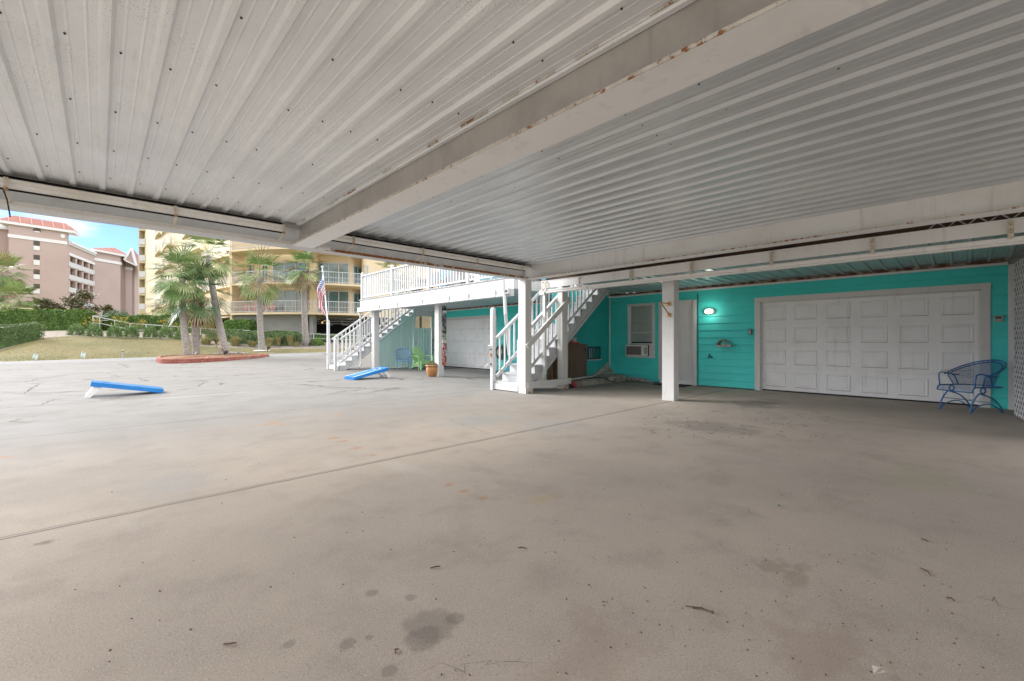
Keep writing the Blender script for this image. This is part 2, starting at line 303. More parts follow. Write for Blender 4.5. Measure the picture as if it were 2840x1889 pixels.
# saw-cut joints parallel to the carport front, and one across
dark = (0.085, 0.075, 0.065)
wob = q.math('MULTIPLY', q.math('SUBTRACT', q.noise(3.5, 4), 0.5), 0.035)
for yy, hw, a in ((3.985, 0.008, 0.95), (4.02, 0.0045, 0.7), (7.98, 0.013, 0.85), (11.7, 0.017, 0.85), (15.4, 0.02, 0.7)):
    d = q.math('ABSOLUTE', q.math('ADD', q.math('SUBTRACT', Y, yy), wob))
    col = q.mix(q.math('MULTIPLY', q.ramp(d, hw*1.6, hw*0.6), a), col, dark)
    col = q.mix(q.math('MULTIPLY', q.ramp(d, 0.05, 0.0), 0.25), col, (0.3, 0.27, 0.24))
# random settling cracks outside
vo = q.n('ShaderNodeTexVoronoi', feature='DISTANCE_TO_EDGE'); vo.inputs['Scale'].default_value = 0.26
nv = q.n('ShaderNodeTexNoise'); nv.inputs['Scale'].default_value = 1.1; nv.inputs['Detail'].default_value = 6; q.l(q.pos(), nv.inputs[0])
vm = q.n('ShaderNodeVectorMath', operation='MULTIPLY_ADD'); q.l(nv.outputs[1], vm.inputs[0]); vm.inputs[1].default_value = (1.3, 1.3, 0); q.l(q.pos(), vm.inputs[2]); q.l(vm.outputs[0], vo.inputs[0])
ck = q.math('MULTIPLY', q.ramp(vo.outputs[0], 0.015, 0.004), q.math('MULTIPLY', q.ramp(q.noise(0.5, 3), 0.47, 0.53), q.ramp(Y, 9.0, 10.0)))
col = q.mix(q.math('MULTIPLY', ck, 0.8), col, (0.10, 0.09, 0.08))
q.bump(q.math('ADD', q.math('MULTIPLY', fine, 0.7), q.math('MULTIPLY', med, 0.6)), 0.35, 0.006)
q.fin(col, q.ramp(big, 0.3, 0.7, 0.7, 0.9), 0, 0.12)
# ------------------------------------------------------------------ object helpers
WL = {}
def link(o): C.collection.objects.link(o); return o
def tag(o, label=None, cat=None, group=None, kind=None):
    if label: o['label'] = label
    if cat: o['category'] = cat
    if group: o['group'] = group
    if kind: o['kind'] = kind
    return o
def thing(name, label, cat, loc=(0, 0, 0), group=None):
    o = link(bpy.data.objects.new(name, None)); o.location = loc; o.empty_display_size = 0.2
    WL[o] = Vector(loc); return tag(o, label, cat, group)
class MB:
    def __init__(s): s.v = []; s.f = []; s.mi = []; s.cur = 0
    def mat(s, i): s.cur = i; return s
    def add(s, vs, fs):
        b = len(s.v); s.v += [tuple(x) for x in vs]; s.f += [tuple(i+b for i in f) for f in fs]; s.mi += [s.cur]*len(fs); return s
    def box(s, x0, x1, y0, y1, z0, z1):
        return s.add([(x0,y0,z0),(x1,y0,z0),(x1,y1,z0),(x0,y1,z0),(x0,y0,z1),(x1,y0,z1),(x1,y1,z1),(x0,y1,z1)],
                     [(0,3,2,1),(4,5,6,7),(0,1,5,4),(1,2,6,5),(2,3,7,6),(3,0,4,7)])
    def bbox(s, x0, x1, y0, y1, z0, z1, b=0.006):      # box with chamfered vertical and top edges
        xs = [(x0+b,y0),(x1-b,y0),(x1,y0+b),(x1,y1-b),(x1-b,y1),(x0+b,y1),(x0,y1-b),(x0,y0+b)]
        v = [(x,y,z0) for x,y in xs]+[(x,y,z1) for x,y in xs]
        return s.add(v, [tuple(range(7,-1,-1)), tuple(range(8,16))]+[(i,(i+1)%8,8+(i+1)%8,8+i) for i in range(8)])
    def bar(s, p0, p1, w, h, up=(0,0,1)):
        p0 = Vector(p0); p1 = Vector(p1); d = (p1-p0).normalized(); u = Vector(up); sd = d.cross(u)
        if sd.length < 1e-4: sd = d.cross(Vector((0,1,0)))
        sd.normalize(); u = sd.cross(d).normalized(); a = sd*w/2; b = u*h/2
        return s.add([p0-a-b,p0+a-b,p0+a+b,p0-a+b,p1-a-b,p1+a-b,p1+a+b,p1-a+b],[(0,3,2,1),(4,5,6,7),(0,1,5,4),(1,2,6,5),(2,3,7,6),(3,0,4,7)])
    def tube(s, pts, r, n=8, closed=False, cap=True):
        pts = [Vector(p) for p in pts]; m = len(pts); vs = []; prev = None
        for i, p in enumerate(pts):
            if closed: d = pts[(i+1)%m]-pts[i-1]
            else: d = pts[min(i+1,m-1)]-pts[max(i-1,0)]
            d.normalize()
            if prev is None:
                a = d.cross(Vector((0,0,1)));
                if a.length < 0.1: a = d.cross(Vector((0,1,0)))
            else: a = prev-d*prev.dot(d)
            a.normalize(); prev = a; b = d.cross(a); rr = r[i] if isinstance(r,(list,tuple)) else r
            vs += [p+(a*math.cos(2*math.pi*k/n)+b*math.sin(2*math.pi*k/n))*rr for k in range(n)]
        fs = []
        for i in range(m if closed else m-1):
            j = (i+1)%m
            fs += [(i*n+k, i*n+(k+1)%n, j*n+(k+1)%n, j*n+k) for k in range(n)]
        if cap and not closed: fs += [tuple(range(n-1,-1,-1)), tuple((m-1)*n+k for k in range(n))]
        return s.add(vs, fs)
    def lathe(s, prof, c, n=24):
        c = Vector(c); vs = []
        for r, z in prof: vs += [c+Vector((r*math.cos(2*math.pi*k/n), r*math.sin(2*math.pi*k/n), z)) for k in range(n)]
        fs = [(i*n+k, i*n+(k+1)%n, (i+1)*n+(k+1)%n, (i+1)*n+k) for i in range(len(prof)-1) for k in range(n)]
        fs += [tuple(range(n-1,-1,-1)), tuple((len(prof)-1)*n+k for k in range(n))]
        return s.add(vs, fs)
    def prism(s, poly, z0, z1):                        # poly in xy, counter-clockwise
        n = len(poly); v = [(x,y,z0) for x,y in poly]+[(x,y,z1) for x,y in poly]
        return s.add(v, [tuple(range(n-1,-1,-1)), tuple(range(n,2*n))]+[(i,(i+1)%n,n+(i+1)%n,n+i) for i in range(n)])
    def extrude(s, prof, a, b, f):                     # open profile list -> strip; f(t, p) gives a point
        n = len(prof); v = [f(a,p) for p in prof]+[f(b,p) for p in prof]
        return s.add(v, [(i,i+1,n+i+1,n+i) for i in range(n-1)])
    def quad(s, a, b, c, d): return s.add([a,b,c,d],[(0,1,2,3)])
    def ball(s, c, r, n=10, m=6, sc=(1,1,1)):
        c = Vector(c); vs = [c+Vector((0,0,-r*sc[2]))]
        for i in range(1,m):
            t = -math.pi/2+math.pi*i/m
            vs += [c+Vector((r*sc[0]*math.cos(t)*math.cos(2*math.pi*k/n), r*sc[1]*math.cos(t)*math.sin(2*math.pi*k/n), r*sc[2]*math.sin(t))) for k in range(n)]
        vs.append(c+Vector((0,0,r*sc[2]))); fs = [(0,1+(k+1)%n,1+k) for k in range(n)]
        for i in range(m-2): fs += [(1+i*n+k,1+i*n+(k+1)%n,1+(i+1)*n+(k+1)%n,1+(i+1)*n+k) for k in range(n)]
        e = len(vs)-1; fs += [(1+(m-2)*n+k,1+(m-2)*n+(k+1)%n,e) for k in range(n)]
        return s.add(vs, fs)
    def build(s, name, mats, parent=None, smooth=False, solid=0, label=None):
        org = WL.get(parent, Vector((0,0,0))) if parent else Vector((0,0,0))
        me = bpy.data.meshes.new(name)
        me.from_pydata([(v[0]-org.x, v[1]-org.y, v[2]-org.z) for v in s.v], [], s.f)
        if isinstance(mats, str): mats = [mats]
        for m_ in mats: me.materials.append(MATS[m_])
        if len(mats) > 1: me.polygons.foreach_set('material_index', s.mi)
        if smooth: me.polygons.foreach_set('use_smooth', [True]*len(s.f))
        me.validate(); me.update()
        o = link(bpy.data.objects.new(name, me))
        if parent: o.parent = parent; WL[o] = Vector(org)
        else: WL[o] = Vector((0,0,0))
        if solid:
            md = o.modifiers.new('thick', 'SOLIDIFY'); md.thickness = solid; md.offset = 0
        if label: o['label'] = label
        return o
def dup(o, off, parent=None):
    c = o.copy(); link(c); c.parent = parent or o.parent; c.location = Vector(o.location)+Vector(off); WL[c] = WL.get(o, Vector()) ; return c
def structure(name, mb, mats, **k):
    o = mb.build(name, mats, **k); o['kind'] = 'structure'; return o
def lerp(a, b, t): return a+(b-a)*t
#PARTS
# ================================================================== GROUND
g = MB().box(-900, 900, -900, 900, -0.9, -0.5); structure('ground', g, 'lawn')
cols = [-900, -300, 0, 110, 190, 350, 510, 560, 727, 893, 1100, 1500]
Btab = dict(zip(cols, [(1000,24),(985,27),(972,30),(938,33),(932,35),(936,36.5),(941,37),(960,36.5),(968,37),(967,38.5),(966,41),(962,50)]))
Ctab = dict(zip(cols, [(970,29),(955,33),(946,35),(919,37),(916,39.5),(919,40.5),(924,41),(940,41),(950,41.5),(950,42.5),(950,45),(950,55)]))
def Np(p): return PD(p, 1010-0.028*max(p,0), 21.7+0.0104*p) if p >= 0 else (lambda v: Vector((v.x, v.y, -0.03)))(PD(p, 1010, 21.7+0.0104*p))
def Fp(p): return PD(p, 1003-0.0291*p, 24+0.01344*p) if p >= 0 else (lambda v: Vector((v.x, v.y, 0.02)))(PD(p, 1003, 24+0.01344*p))
def Bp(p): return PD(p, *Btab[p])
def Cp(p): return PD(p, *Ctab[p])
def Mp(p):
    v = PD(p, 1000, (21.7+0.0104*p)*0.62); return Vector((v.x, v.y, 0))
def Dp(p):
    v = PD(p, 900, 420); return Vector((v.x, v.y, 3.5))
dr = MB()
mpts = [Mp(p) for p in cols]; poly = [(-45,-6,0),(-45,-18,0),(70,-18,0)]+[tuple(m) for m in reversed(mpts)]
dr.add(poly, [tuple(range(len(poly)))])
for a, b in zip(cols, cols[1:]): dr.quad(Mp(a), Mp(b), Np(b), Np(a))
dw_ = structure('driveway', dr, 'concrete')
def crack(pts, w0, w1):
    P = [PZ(a, b, 0.0018) for a, b in pts]; line = []
    for a, b in zip(P, P[1:]):
        n = max(3, int((b-a).length/0.16))
        for i in range(n): line.append(a.lerp(b, i/n)+Vector((random.gauss(0, .022), random.gauss(0, .022), 0)))
    line.append(P[-1]); mb = MB(); m = len(line)
    for i in range(m-1):
        a, b = line[i], line[i+1]; d = (b-a); d.z = 0; sd = Vector((-d.y, d.x, 0)).normalized(); wa = random.uniform(w0, w1)*min(1, i/2+.2)/2; wb = random.uniform(w0, w1)*min(1, (m-2-i)/2+.1)/2
        mb.quad(a-sd*wa, b-sd*wb, b+sd*wb, a+sd*wa)
    mb.build('crack', 'crack_dark', dw_)
for pts, w0, w1 in (([(67,1061),(110,1050),(147,1045),(196,1036)], .01, .045), ([(67,1092),(85,1078),(107,1065)], .01, .07), ([(384,1050),(411,1057)], .02, .09), ([(406,1047),(451,1043),(491,1040)], .008, .03),
    ([(540,1054),(576,1058),(545,1072)], .01, .06), ([(241,1020),(252,1029)], .03, .12), ([(437,1024),(549,1032)], .008, .035), ([(884,1072),(960,1083),(884,1101)], .006, .02), ([(156,1094),(232,1099)], .006, .025),
    ([(0,1132),(110,1124),(250,1117),(330,1106),(450,1100)], .006, .02), ([(196,1070),(330,1064),(470,1058),(700,1048),(830,1040)], .006, .022), ([(0,1085),(70,1093),(156,1094)], .004, .015), ([(620,1026),(700,1022),(760,1016),(800,1012)], .006, .03),
    ([(115,1122),(150,1108),(205,1104)], .006, .03), ([(1217,1153),(1290,1180),(1330,1192),(1368,1208)], .002, .006), ([(2700,1650),(2760,1668),(2840,1690)], .001, .003), ([(1180,1852),(1290,1848),(1380,1838),(1500,1836)], .0006, .002)):
    crack(pts, w0, w1)
rd = MB()
for a, b in zip(cols, cols[1:]):
    z = Vector((0,0,0.006)); rd.quad(Np(a)-z, Np(b)-z, Fp(b), Fp(a))
structure('road', rd, 'asphalt')
def sheet(f0, f1, n, dz=0.0, wob=0.0):
    mb = MB(); pc = []
    for a, b in zip(cols, cols[1:]):
        k = 4
        pc += [(a, b, i/k) for i in range(k)]
    pc.append((cols[-2], cols[-1], 1.0)); rows = []
    for j in range(n+1):
        t = j/n; rows.append([lerp(lerp(f0(a), f0(b), u), lerp(f1(a), f1(b), u), t)+Vector((0,0,dz+random.uniform(-wob,wob)*(0<j<n))) for a, b, u in pc])
    m = len(rows[0]); vs = [v for r in rows for v in r]
    mb.add(vs, [(j*m+i, j*m+i+1, (j+1)*m+i+1, (j+1)*m+i) for j in range(n) for i in range(m-1)]); return mb
o = structure('lawn', sheet(Fp, Bp, 8, 0, 0.02), 'lawn', smooth=True)
o = structure('planting_bed', sheet(Bp, Cp, 5, 0, 0.03), 'grey_mulch', smooth=True)
o = structure('far_terrain', sheet(Cp, Dp, 6), 'lawn', smooth=True)
# short grass blades along the lawn edge
gb = MB()
for i in range(2600):
    k = random.randrange(1, len(cols)-3); u = random.random(); a, b = cols[k], cols[k+1]
    p = lerp(lerp(Fp(a), Fp(b), u), lerp(Bp(a), Bp(b), u), random.random()**1.6)
    h = random.uniform(0.03, 0.08); d = random.uniform(0, 6.28); s = random.uniform(-0.03, 0.03); wd = 0.02
    gb.cur = random.random() < 0.4
    gb.add([p+Vector((wd*math.cos(d), wd*math.sin(d), 0)), p-Vector((wd*math.cos(d), wd*math.sin(d), 0)), p+Vector((s, s, h))], [(0,1,2)])
o = gb.build('grass', ['grass_straw', 'grass_tuft_green']); tag(o, 'short dry blades of grass standing in the pale lawn', 'grass', kind='stuff')
# yellow and black edge line on the road, far left
mb = MB()
for i in range(9):
    a = PD(-2+i*8, 1003.6-0.1*i, 23.6+0.12*i); b_ = PD(3.5+i*8, 1003.5-0.1*i, 23.65+0.12*i); a.z = b_.z = 0.03
    n = Vector((Fx, Fy, 0))*0.25; mb.quad(a, b_, b_+n, a+n)
structure('road_marking', mb, 'yellow_paint')
# bed of bark at the foot of the far stair
p = PZ(893, 1015); mb = MB(); n = 22
mb.add([(p.x+1.0*math.cos(6.283*i/n)*random.uniform(.9,1.08), p.y+1.1+1.2*math.sin(6.283*i/n)*random.uniform(.9,1.08), 0.008) for i in range(n)], [tuple(range(n))])
structure('bark_bed', mb, 'mulch')
# ================================================================== CARPORT
cp = thing('carport', 'white steel carport with ribbed metal ceiling and rust along its beams', 'carport', (2, 3, 0))
def ribbed(t0, t1, rib0, pitch=0.2286, z0=0.0, depth=0.026):
    prof = [(t0, z0)]; k = math.ceil((t0+0.03-rib0)/pitch)
    while rib0+k*pitch < t1-0.03:
        c = rib0+k*pitch
        prof += [(c-0.034, z0), (c-0.017, z0-depth), (c+0.017, z0-depth), (c+0.034, z0)]
        for m_ in (0.33, 0.66):
            mm = c+pitch*m_
            if mm < t1-0.03: prof += [(mm-0.009, z0), (mm, z0-0.004), (mm+0.009, z0)]
        k += 1
    prof.append((t1, z0)); return prof
RZ = 2.87
YB0, YB1 = -4.5, 6.62
def screws(mb, x0, x1, rib0, ys, zz, skip=0.25):
    for y in ys:
        k = math.ceil((x0-rib0)/0.2286)
        while rib0+k*0.2286 < x1:
            if random.random() > skip:
                mb.ball((rib0+k*0.2286+0.06+random.uniform(-.012,.012), y+random.uniform(-.012,.012), zz-0.004), 0.0065, 6, 4)
            k += 1
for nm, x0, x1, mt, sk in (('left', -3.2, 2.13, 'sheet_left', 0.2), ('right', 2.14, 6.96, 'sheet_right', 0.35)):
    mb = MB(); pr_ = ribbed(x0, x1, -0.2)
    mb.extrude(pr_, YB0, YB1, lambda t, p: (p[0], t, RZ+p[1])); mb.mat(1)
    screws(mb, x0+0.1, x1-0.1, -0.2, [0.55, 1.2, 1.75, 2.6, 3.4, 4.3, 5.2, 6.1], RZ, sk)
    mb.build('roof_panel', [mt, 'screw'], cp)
mb = MB().box(-3.25, 7.84, YB0-0.05, 6.7, RZ+0.05, RZ+0.075).box(-3.25, 7.12, 6.66, 6.7, RZ-0.06, RZ+0.05)
mb.build('roof_cover', 'roof_top', cp)
# centre I-beam
def ibeam_y(x0, x1, xw, z0, ztop, y0, y1, shaded_web):
    mb = MB().box(x0, x1, y0, y1, z0, z0+0.014).mat(2 if shaded_web else 0).box(xw, xw+0.012, y0, y1, z0+0.014, ztop-0.012).mat(0).box(x0+0.03, x1, y0, y1, ztop-0.012, ztop)  # flag gives the web its shade-darkened paint
    mb.mat(1)
    for i in range(70):
        if random.random() < .35: a = lerp(y0, y1, i/70); mb.box(x0+0.022, x0+0.031, a, a+(y1-y0)/70, ztop-0.012-random.uniform(0,.006), ztop-0.001)
    n = 90
    for i in range(n):
        a = lerp(y0, y1, i/n); b_ = lerp(y0, y1, (i+1)/n); e = random.uniform(0, 0.003)
        mb.box(x0-0.003-e, x0+0.004, a, b_, z0-0.001-e*0.4, z0+0.016+e)
    return mb
ibeam_y(2.02, 2.31, 2.115, 2.566, 2.868, YB0, 6.74, 1).build('beam', ['beam_paint', 'rusty_edge', 'web_shade'], cp)
ibeam_y(6.85, 7.10, 6.95, 2.556, 2.868, YB0, 6.86, 0).build('beam', ['beam_paint', 'rusty_edge'], cp)
# front I-beam
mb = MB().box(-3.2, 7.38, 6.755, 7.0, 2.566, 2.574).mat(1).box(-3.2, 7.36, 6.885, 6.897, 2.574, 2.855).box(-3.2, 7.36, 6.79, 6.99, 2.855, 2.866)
mb.mat(2)
for k in range(4): mb.box(-3.2, 2.45, 6.735-0.004*(k%2), 6.755, 2.568+0.0135*k, 2.568+0.0135*(k+1)-0.0015*(k%2))
mb.mat(3)
for i in range(60):
    a = lerp(2.5, 7.36, i/60); b_ = lerp(2.5, 7.36, (i+1)/60); mb.box(a, b_, 6.742-random.uniform(0,.004), 6.755, 2.562, 2.598+random.uniform(0,.006))
mb.mat(2).tube([(2.38, 6.72, 2.60), (2.56, 6.72, 2.60)], 0.035, 8)
mb.build('beam', ['bright_white', 'beam_grey', 'gutter_paint', 'very_rusty_edge'], cp)
# gutters under the roof edge
def gutter_x(x0, x1):
    prof = [(6.60, 2.785), (6.50, 2.785), (6.495, 2.772), (6.512, 2.755), (6.512, 2.735), (6.535, 2.712), (6.60, 2.708), (6.60, 2.785)]
    mb = MB(); mb.extrude(prof, x0, x1, lambda t, p: (t, p[0], p[1]))
    for e in (x0, x1):
        mb.add([(e, a, b_) for a, b_ in prof[:-1]], [tuple(range(7))])
    return mb
for x0, x1 in ((-3.2, 1.86), (2.36, 6.72)):
    gutter_x(x0, x1).build('gutter', 'gutter_paint', cp)
MB().box(-3.2, 1.86, 6.63, 6.655, 2.70, 2.845).box(2.36, 6.72, 6.63, 6.655, 2.70, 2.845).build('gap_shade_strip', 'gap_shade', cp)  # dark strips painting the shade of the gap behind the gutters
for px in (16, 488, 788, 982, 1175, 1326, 1449):
    p = PYp(px, 700, 6.47); mb = MB()
    mb.box(p.x-0.016, p.x+0.016, 6.478, 6.484, 2.655, 2.79).mat(1).box(p.x-0.017, p.x+0.017, 6.474, 6.478, 2.66, 2.69).mat(0)
    mb.bar((p.x, 6.481, 2.655), (p.x, 6.74, 2.60), 0.03, 0.006)
    mb.build('gutter_strap', ['strap_beige', 'rust_metal'], cp)
p = PYp(20, 560, 6.72)
MB().tube([(p.x, 6.45, 2.66), (p.x+0.01, 6.6, 2.60), (p.x+0.02, 6.72, 2.45)], 0.006, 5).build('loose_wire', 'rubber', cp)
# corner post
mb = MB().bbox(6.90, 7.10, 6.80, 7.03, 0, 2.566); po = mb.build('post', 'post_white', cp)
MB().box(6.893, 7.13, 6.785, 6.80, 0.0, 0.13).box(7.10, 7.13, 6.80, 6.95, 0, 0.13).build('post_base', 'post_rusty', po)
# far side posts of the carport, out of view to the left and behind
for xx, yy in ((-3.1, 6.8), (-3.1, -4.4), (6.9, -4.4)): MB().bbox(xx, xx+.18, yy, yy+.18, 0, 2.566).build('post', 'post_white', cp)
# ================================================================== HOUSE
WX = 11.4
hs = thing('beach_house', 'turquoise clapboard beach house with two white garage doors under its deck', 'house', (WX, 8, 0))
BOARD = 0.18
def siding(y0, y1, z0, z1, mb):
    prof = []; k = math.floor(z0/BOARD)
    while k*BOARD < z1:
        a = max(k*BOARD, z0); b_ = min((k+1)*BOARD, z1)
        if b_-a > 0.004: prof += [(WX+0.006, a+0.001), (WX+0.006, a+0.008), (WX-0.022, a+0.009), (WX-0.023, a+0.012), (WX-0.002, b_)]
        k += 1
    prof = [(WX, z0)]+prof+[(WX, z1)]
    mb.extrude(prof, y0, y1, lambda t, p: (p[0], t, p[1]))
sd_ = MB()
HZ = 2.50
for y0, y1, z0, z1 in ((-0.50, -0.18, 0, HZ), (-0.18, 3.38, 2.10, HZ), (3.38, 5.0, 0.02, HZ), (5.0, 5.87, 2.20, HZ), (5.87, 6.14, 0.02, HZ), (6.14, 6.90, 0, 0.72), (6.14, 6.90, 2.20, HZ), (6.90, 7.66, 0, HZ)):
    siding(y0, y1, z0, z1, sd_)
for y0, y1, z0, z1 in ((7.66, 12.93, 0, HZ), (12.93, 16.6, 2.15, HZ), (16.6, 17.26, 0, HZ)): siding(y0, y1, z0, z1, sd_)
sd_.build('wall', 'teal_siding', hs)
# body behind the front wall, upper storey
mb = MB().box(WX+0.13, WX+8, -0.5, 17.26, -0.05, 2.78)
mb.build('body', 'siding_white', hs)
up_ = MB()
prof = []
for k in range(17): prof += [(11.55-0.016, 2.93+0.18*k), (11.55-0.002, 2.93+0.18*(k+1))]
up_.extrude(prof, -0.5, 17.26, lambda t, p: (p[0], t, p[1])); up_.box(11.552, 19.4, -0.5, 17.26, 2.9, 6.0)
up_.build('upper_wall', 'siding_white', hs)
MB().box(10.9, 19.9, -1.1, 17.9, 6.0, 6.2).build('roof', 'roof_top', hs)
for y0, y1 in ((15.2, 16.9), (12.6, 14.0), (9.4, 10.8)):
    wn = MB().box(11.50, 11.535, y0-.08, y1+.08, 3.15, 3.23).box(11.50, 11.535, y0-.08, y1+.08, 5.0, 5.08).box(11.50, 11.535, y0-.08, y0, 3.23, 5.0).box(11.50, 11.535, y1, y1+.08, 3.23, 5.0).box(11.505, 11.53, (y0+y1)/2-.03, (y0+y1)/2+.03, 3.23, 5.0).build('window', 'bright_white', hs)
    MB().box(11.515, 11.53, y0, y1, 3.23, 5.0).build('pane', 'teal_glass', wn)
# trim at wall head, with a brown gap above
MB().box(WX-0.05, WX+0.0, -0.5, 7.66, 2.503, 2.545).box(WX-0.03, WX, 7.66, 17.26, 2.503, 2.54).build('head_trim', 'beam_paint', hs)
mb = MB()
for i in range(90):
    y = -0.5+i*0.198; mb.box(WX-0.022-random.uniform(0,.01), WX+0.01, y, y+0.198, 2.545, 2.60)
mb.build('brown_flashing', 'brown_strip', hs)
MB().box(WX-0.06, WX-0.018, -0.57, -0.50, 0, 2.5).build('corner_board', 'beam_paint', hs)
# dark conduit line beside the entrance door
mb = MB(); mb.tube([(WX-0.03, 4.86+random.uniform(-.006,.006), 0.02+0.12*i) for i in range(21)], 0.009, 6); mb.build('conduit', 'rubber', hs)
# corner of the two walls: pale pipe
MB().tube([(WX-0.03, 7.57, 0.15), (WX-0.03, 7.57, 2.5)], 0.02, 8).build('corner_pipe', 'pale_teal', hs)
# -------- sectional garage doors
def garage(y0, y1, z1, ncol, trims, mname, x=WX+0.07):
    g_ = MB()
    g_.box(WX+0.10, WX+0.125, y0-0.02, y1+0.02, 0, z1+0.03)
    gd = g_.build('garage_door', mname, hs)
    hsx = (z1-0.035)/4
    for r in range(4):
        za = 0.035+r*hsx; zb = za+hsx-0.010; mb = MB(); mb.box(x, WX+0.10, y0, y1, za, zb); cw = (y1-y0)/ncol
        for c in range(ncol):
            ya, yb = y0+c*cw+0.085, y0+(c+1)*cw-0.085; a, b_ = za+0.085, zb-0.085
            def fr_(y0_, y1_, z0_, z1_, x_): return [(x_, y0_, z0_), (x_, y1_, z0_), (x_, y1_, z1_), (x_, y0_, z1_)]
            L0 = fr_(ya, yb, a, b_, x-0.0005); L1 = fr_(ya+.012, yb-.012, a+.012, b_-.012, x-0.012); L2 = fr_(ya+.045, yb-.045, a+.045, b_-.045, x-0.003); L3 = fr_(ya+.055, yb-.055, a+.055, b_-.055, x-0.008)
            b0 = len(mb.v); mb.add(L0+L1+L2+L3, [(q_*4+i, q_*4+(i+1)%4, (q_+1)*4+(i+1)%4, (q_+1)*4+i) for q_ in range(3) for i in range(4)]+[(12,13,14,15)])
            mb.mat(1).box(x-0.0125, x-0.001, ya, yb, a-0.004, a+0.0015).mat(0)
        mb.build('door_section', [mname, 'stained_seam'], gd)
    MB().box(x+0.005, WX+0.10, y0, y1, 0.004, 0.03).build('rubber_seal', 'rubber', gd)
    t0, t1, tz = trims
    MB().bbox(WX-0.035, WX+0.09, t0, y0, 0, tz).bbox(WX-0.035, WX+0.09, y1, t1, 0, tz).box(WX-0.036, WX+0.09, t0, t1, z1+0.002, tz+0.001).box(WX+0.03, WX+0.065, y0, y0+0.025, 0, z1).box(WX+0.03, WX+0.065, y1-0.025, y1, 0, z1).box(WX+0.03, WX+0.066, y0, y1, z1-0.022, z1).build('door_trim', 'post_white', gd)
    return gd
garage(-0.18, 3.38, 2.10, 6, (-0.30, 3.50, 2.21), 'garage_white')
garage(12.93, 16.6, 2.12, 6, (12.80, 16.7, 2.21), 'garage_white')
# -------- entrance door
dz0, dz1, dy0, dy1 = 0.10, 2.16, 5.0, 5.87
mb = MB().box(WX+0.02, WX+0.06, dy0, dy1, dz0, dz1)
dr_ = mb.build('door', 'post_white', hs)
mb = MB()
for (ya, yb) in ((dy0+0.10, dy0+0.36), (dy1-0.36, dy1-0.10)):
    for (za, zb) in ((0.27, 0.83), (1.02, 1.62), (1.75, 2.03)):
        for q_ in ((ya, yb, za, za+.018), (ya, yb, zb-.018, zb), (ya, ya+.018, za+.018, zb-.018), (yb-.018, yb, za+.018, zb-.018)): mb.box(WX+0.010, WX+0.02, *q_)
        mb.box(WX+0.012, WX+0.02, ya+.05, yb-.05, za+.05, zb-.05)
mb.build('door_panel', 'post_white', dr_)
MB().bbox(WX-0.03, WX+0.06, dy0-0.10, dy0, 0.0, 2.27).bbox(WX-0.03, WX+0.06, dy1, dy1+0.10, 0.1, 2.27).box(WX-0.031, WX+0.06, dy0, dy1, 2.16, 2.27).build('door_frame', 'post_white', dr_)
MB().box(WX-0.06, WX+0.02, dy0-0.04, dy1+0.04, 0.0, 0.08).box(WX-0.03, WX+0.03, dy0, dy1, 0.08, 0.10).build('threshold', 'beam_paint', dr_)
MB().ball((WX-0.01, dy1-0.07, 1.05), 0.03).build('door_knob', 'brass', dr_)
# -------- window with blinds
wy0, wy1, wz0, wz1 = 6.08, 6.95, 0.69, 2.26
wn = MB().bbox(WX-0.035, WX+0.03, wy0, wy0+.075, wz0, wz1).bbox(WX-0.035, WX+0.03, wy1-.075, wy1, wz0, wz1).box(WX-0.036, WX+0.03, wy0+.075, wy1-.075, wz1-.075, wz1).box(WX-0.036, WX+0.03, wy0+.075, wy1-.075, wz0, wz0+.05).build('window', 'post_white', hs)
MB().box(WX+0.10, WX+0.125, wy0, wy1, wz0, wz1).build('window_recess', 'room_dark', wn)
MB().box(WX+0.0, WX+0.03, wy0+.075, wy1-.075, 1.40, 1.44).box(WX+0.0, WX+0.03, wy0+.075, wy1-.075, 1.07, 1.11).box(WX+.0, WX+.03, wy0+.075, wy0+.10, 1.07, wz1-.075).box(WX+.0, WX+.03, wy1-.10, wy1-.075, 1.07, wz1-.075).box(WX+.005, WX+.025, wy0+.1, wy1-.1, 1.77, 1.785).build('sash', 'post_white', wn)
MB().box(WX+0.012, WX+0.016, wy0+.1, wy1-.1, 1.11, 1.40).box(WX+0.012, WX+0.016, wy0+.1, wy1-.1, 1.44, wz1-.075).build('pane', 'clear_glass', wn)
mb = MB()
zz = 1.15
while zz < 2.17:
    mb.box(WX+0.045, WX+0.047, wy0+.09, wy1-.09, zz, zz+0.021); mb.quad((WX+.046, wy0+.09, zz+.021), (WX+.046, wy1-.09, zz+.021), (WX+.06, wy1-.09, zz+.026), (WX+.06, wy0+.09, zz+.026)); zz += 0.0235
mb.build('blinds', 'blind_slat', wn)
MB().box(WX-0.01, WX+0.03, wy0+.075, 6.26, 0.74, 1.07).build('filler_panel', 'post_white', wn)
# partition wall beside the near stair, with a barred opening
a = PYp(1631, 965, 7.63); b_ = PYp(1662, 990, 7.63)
ox0, ox1, oz0, oz1 = a.x, b_.x, b_.z-0.03, a.z
mb = MB().box(8.95, ox0, 7.63, 7.76, 0, 2.6).box(ox1, WX-0.02, 7.63, 7.76, 0, 2.6).box(ox0, ox1, 7.63, 7.76, 0, oz0).box(ox0, ox1, 7.63, 7.76, oz1, 2.6)
mb.build('side_wall', 'stucco_teal', hs)
MB().box(10.28, WX-.01, 7.01, 7.62, 2.60, 2.66).build('soffit', 'soffit_pale', hs)
mb = MB()
for q_ in ((ox0-.03, ox1+.03, oz0-.03, oz0), (ox0-.03, ox1+.03, oz1, oz1+.03), (ox0-.03, ox0, oz0, oz1), (ox1, ox1+.03, oz0, oz1)): mb.box(q_[0], q_[1], 7.60, 7.64, q_[2], q_[3])
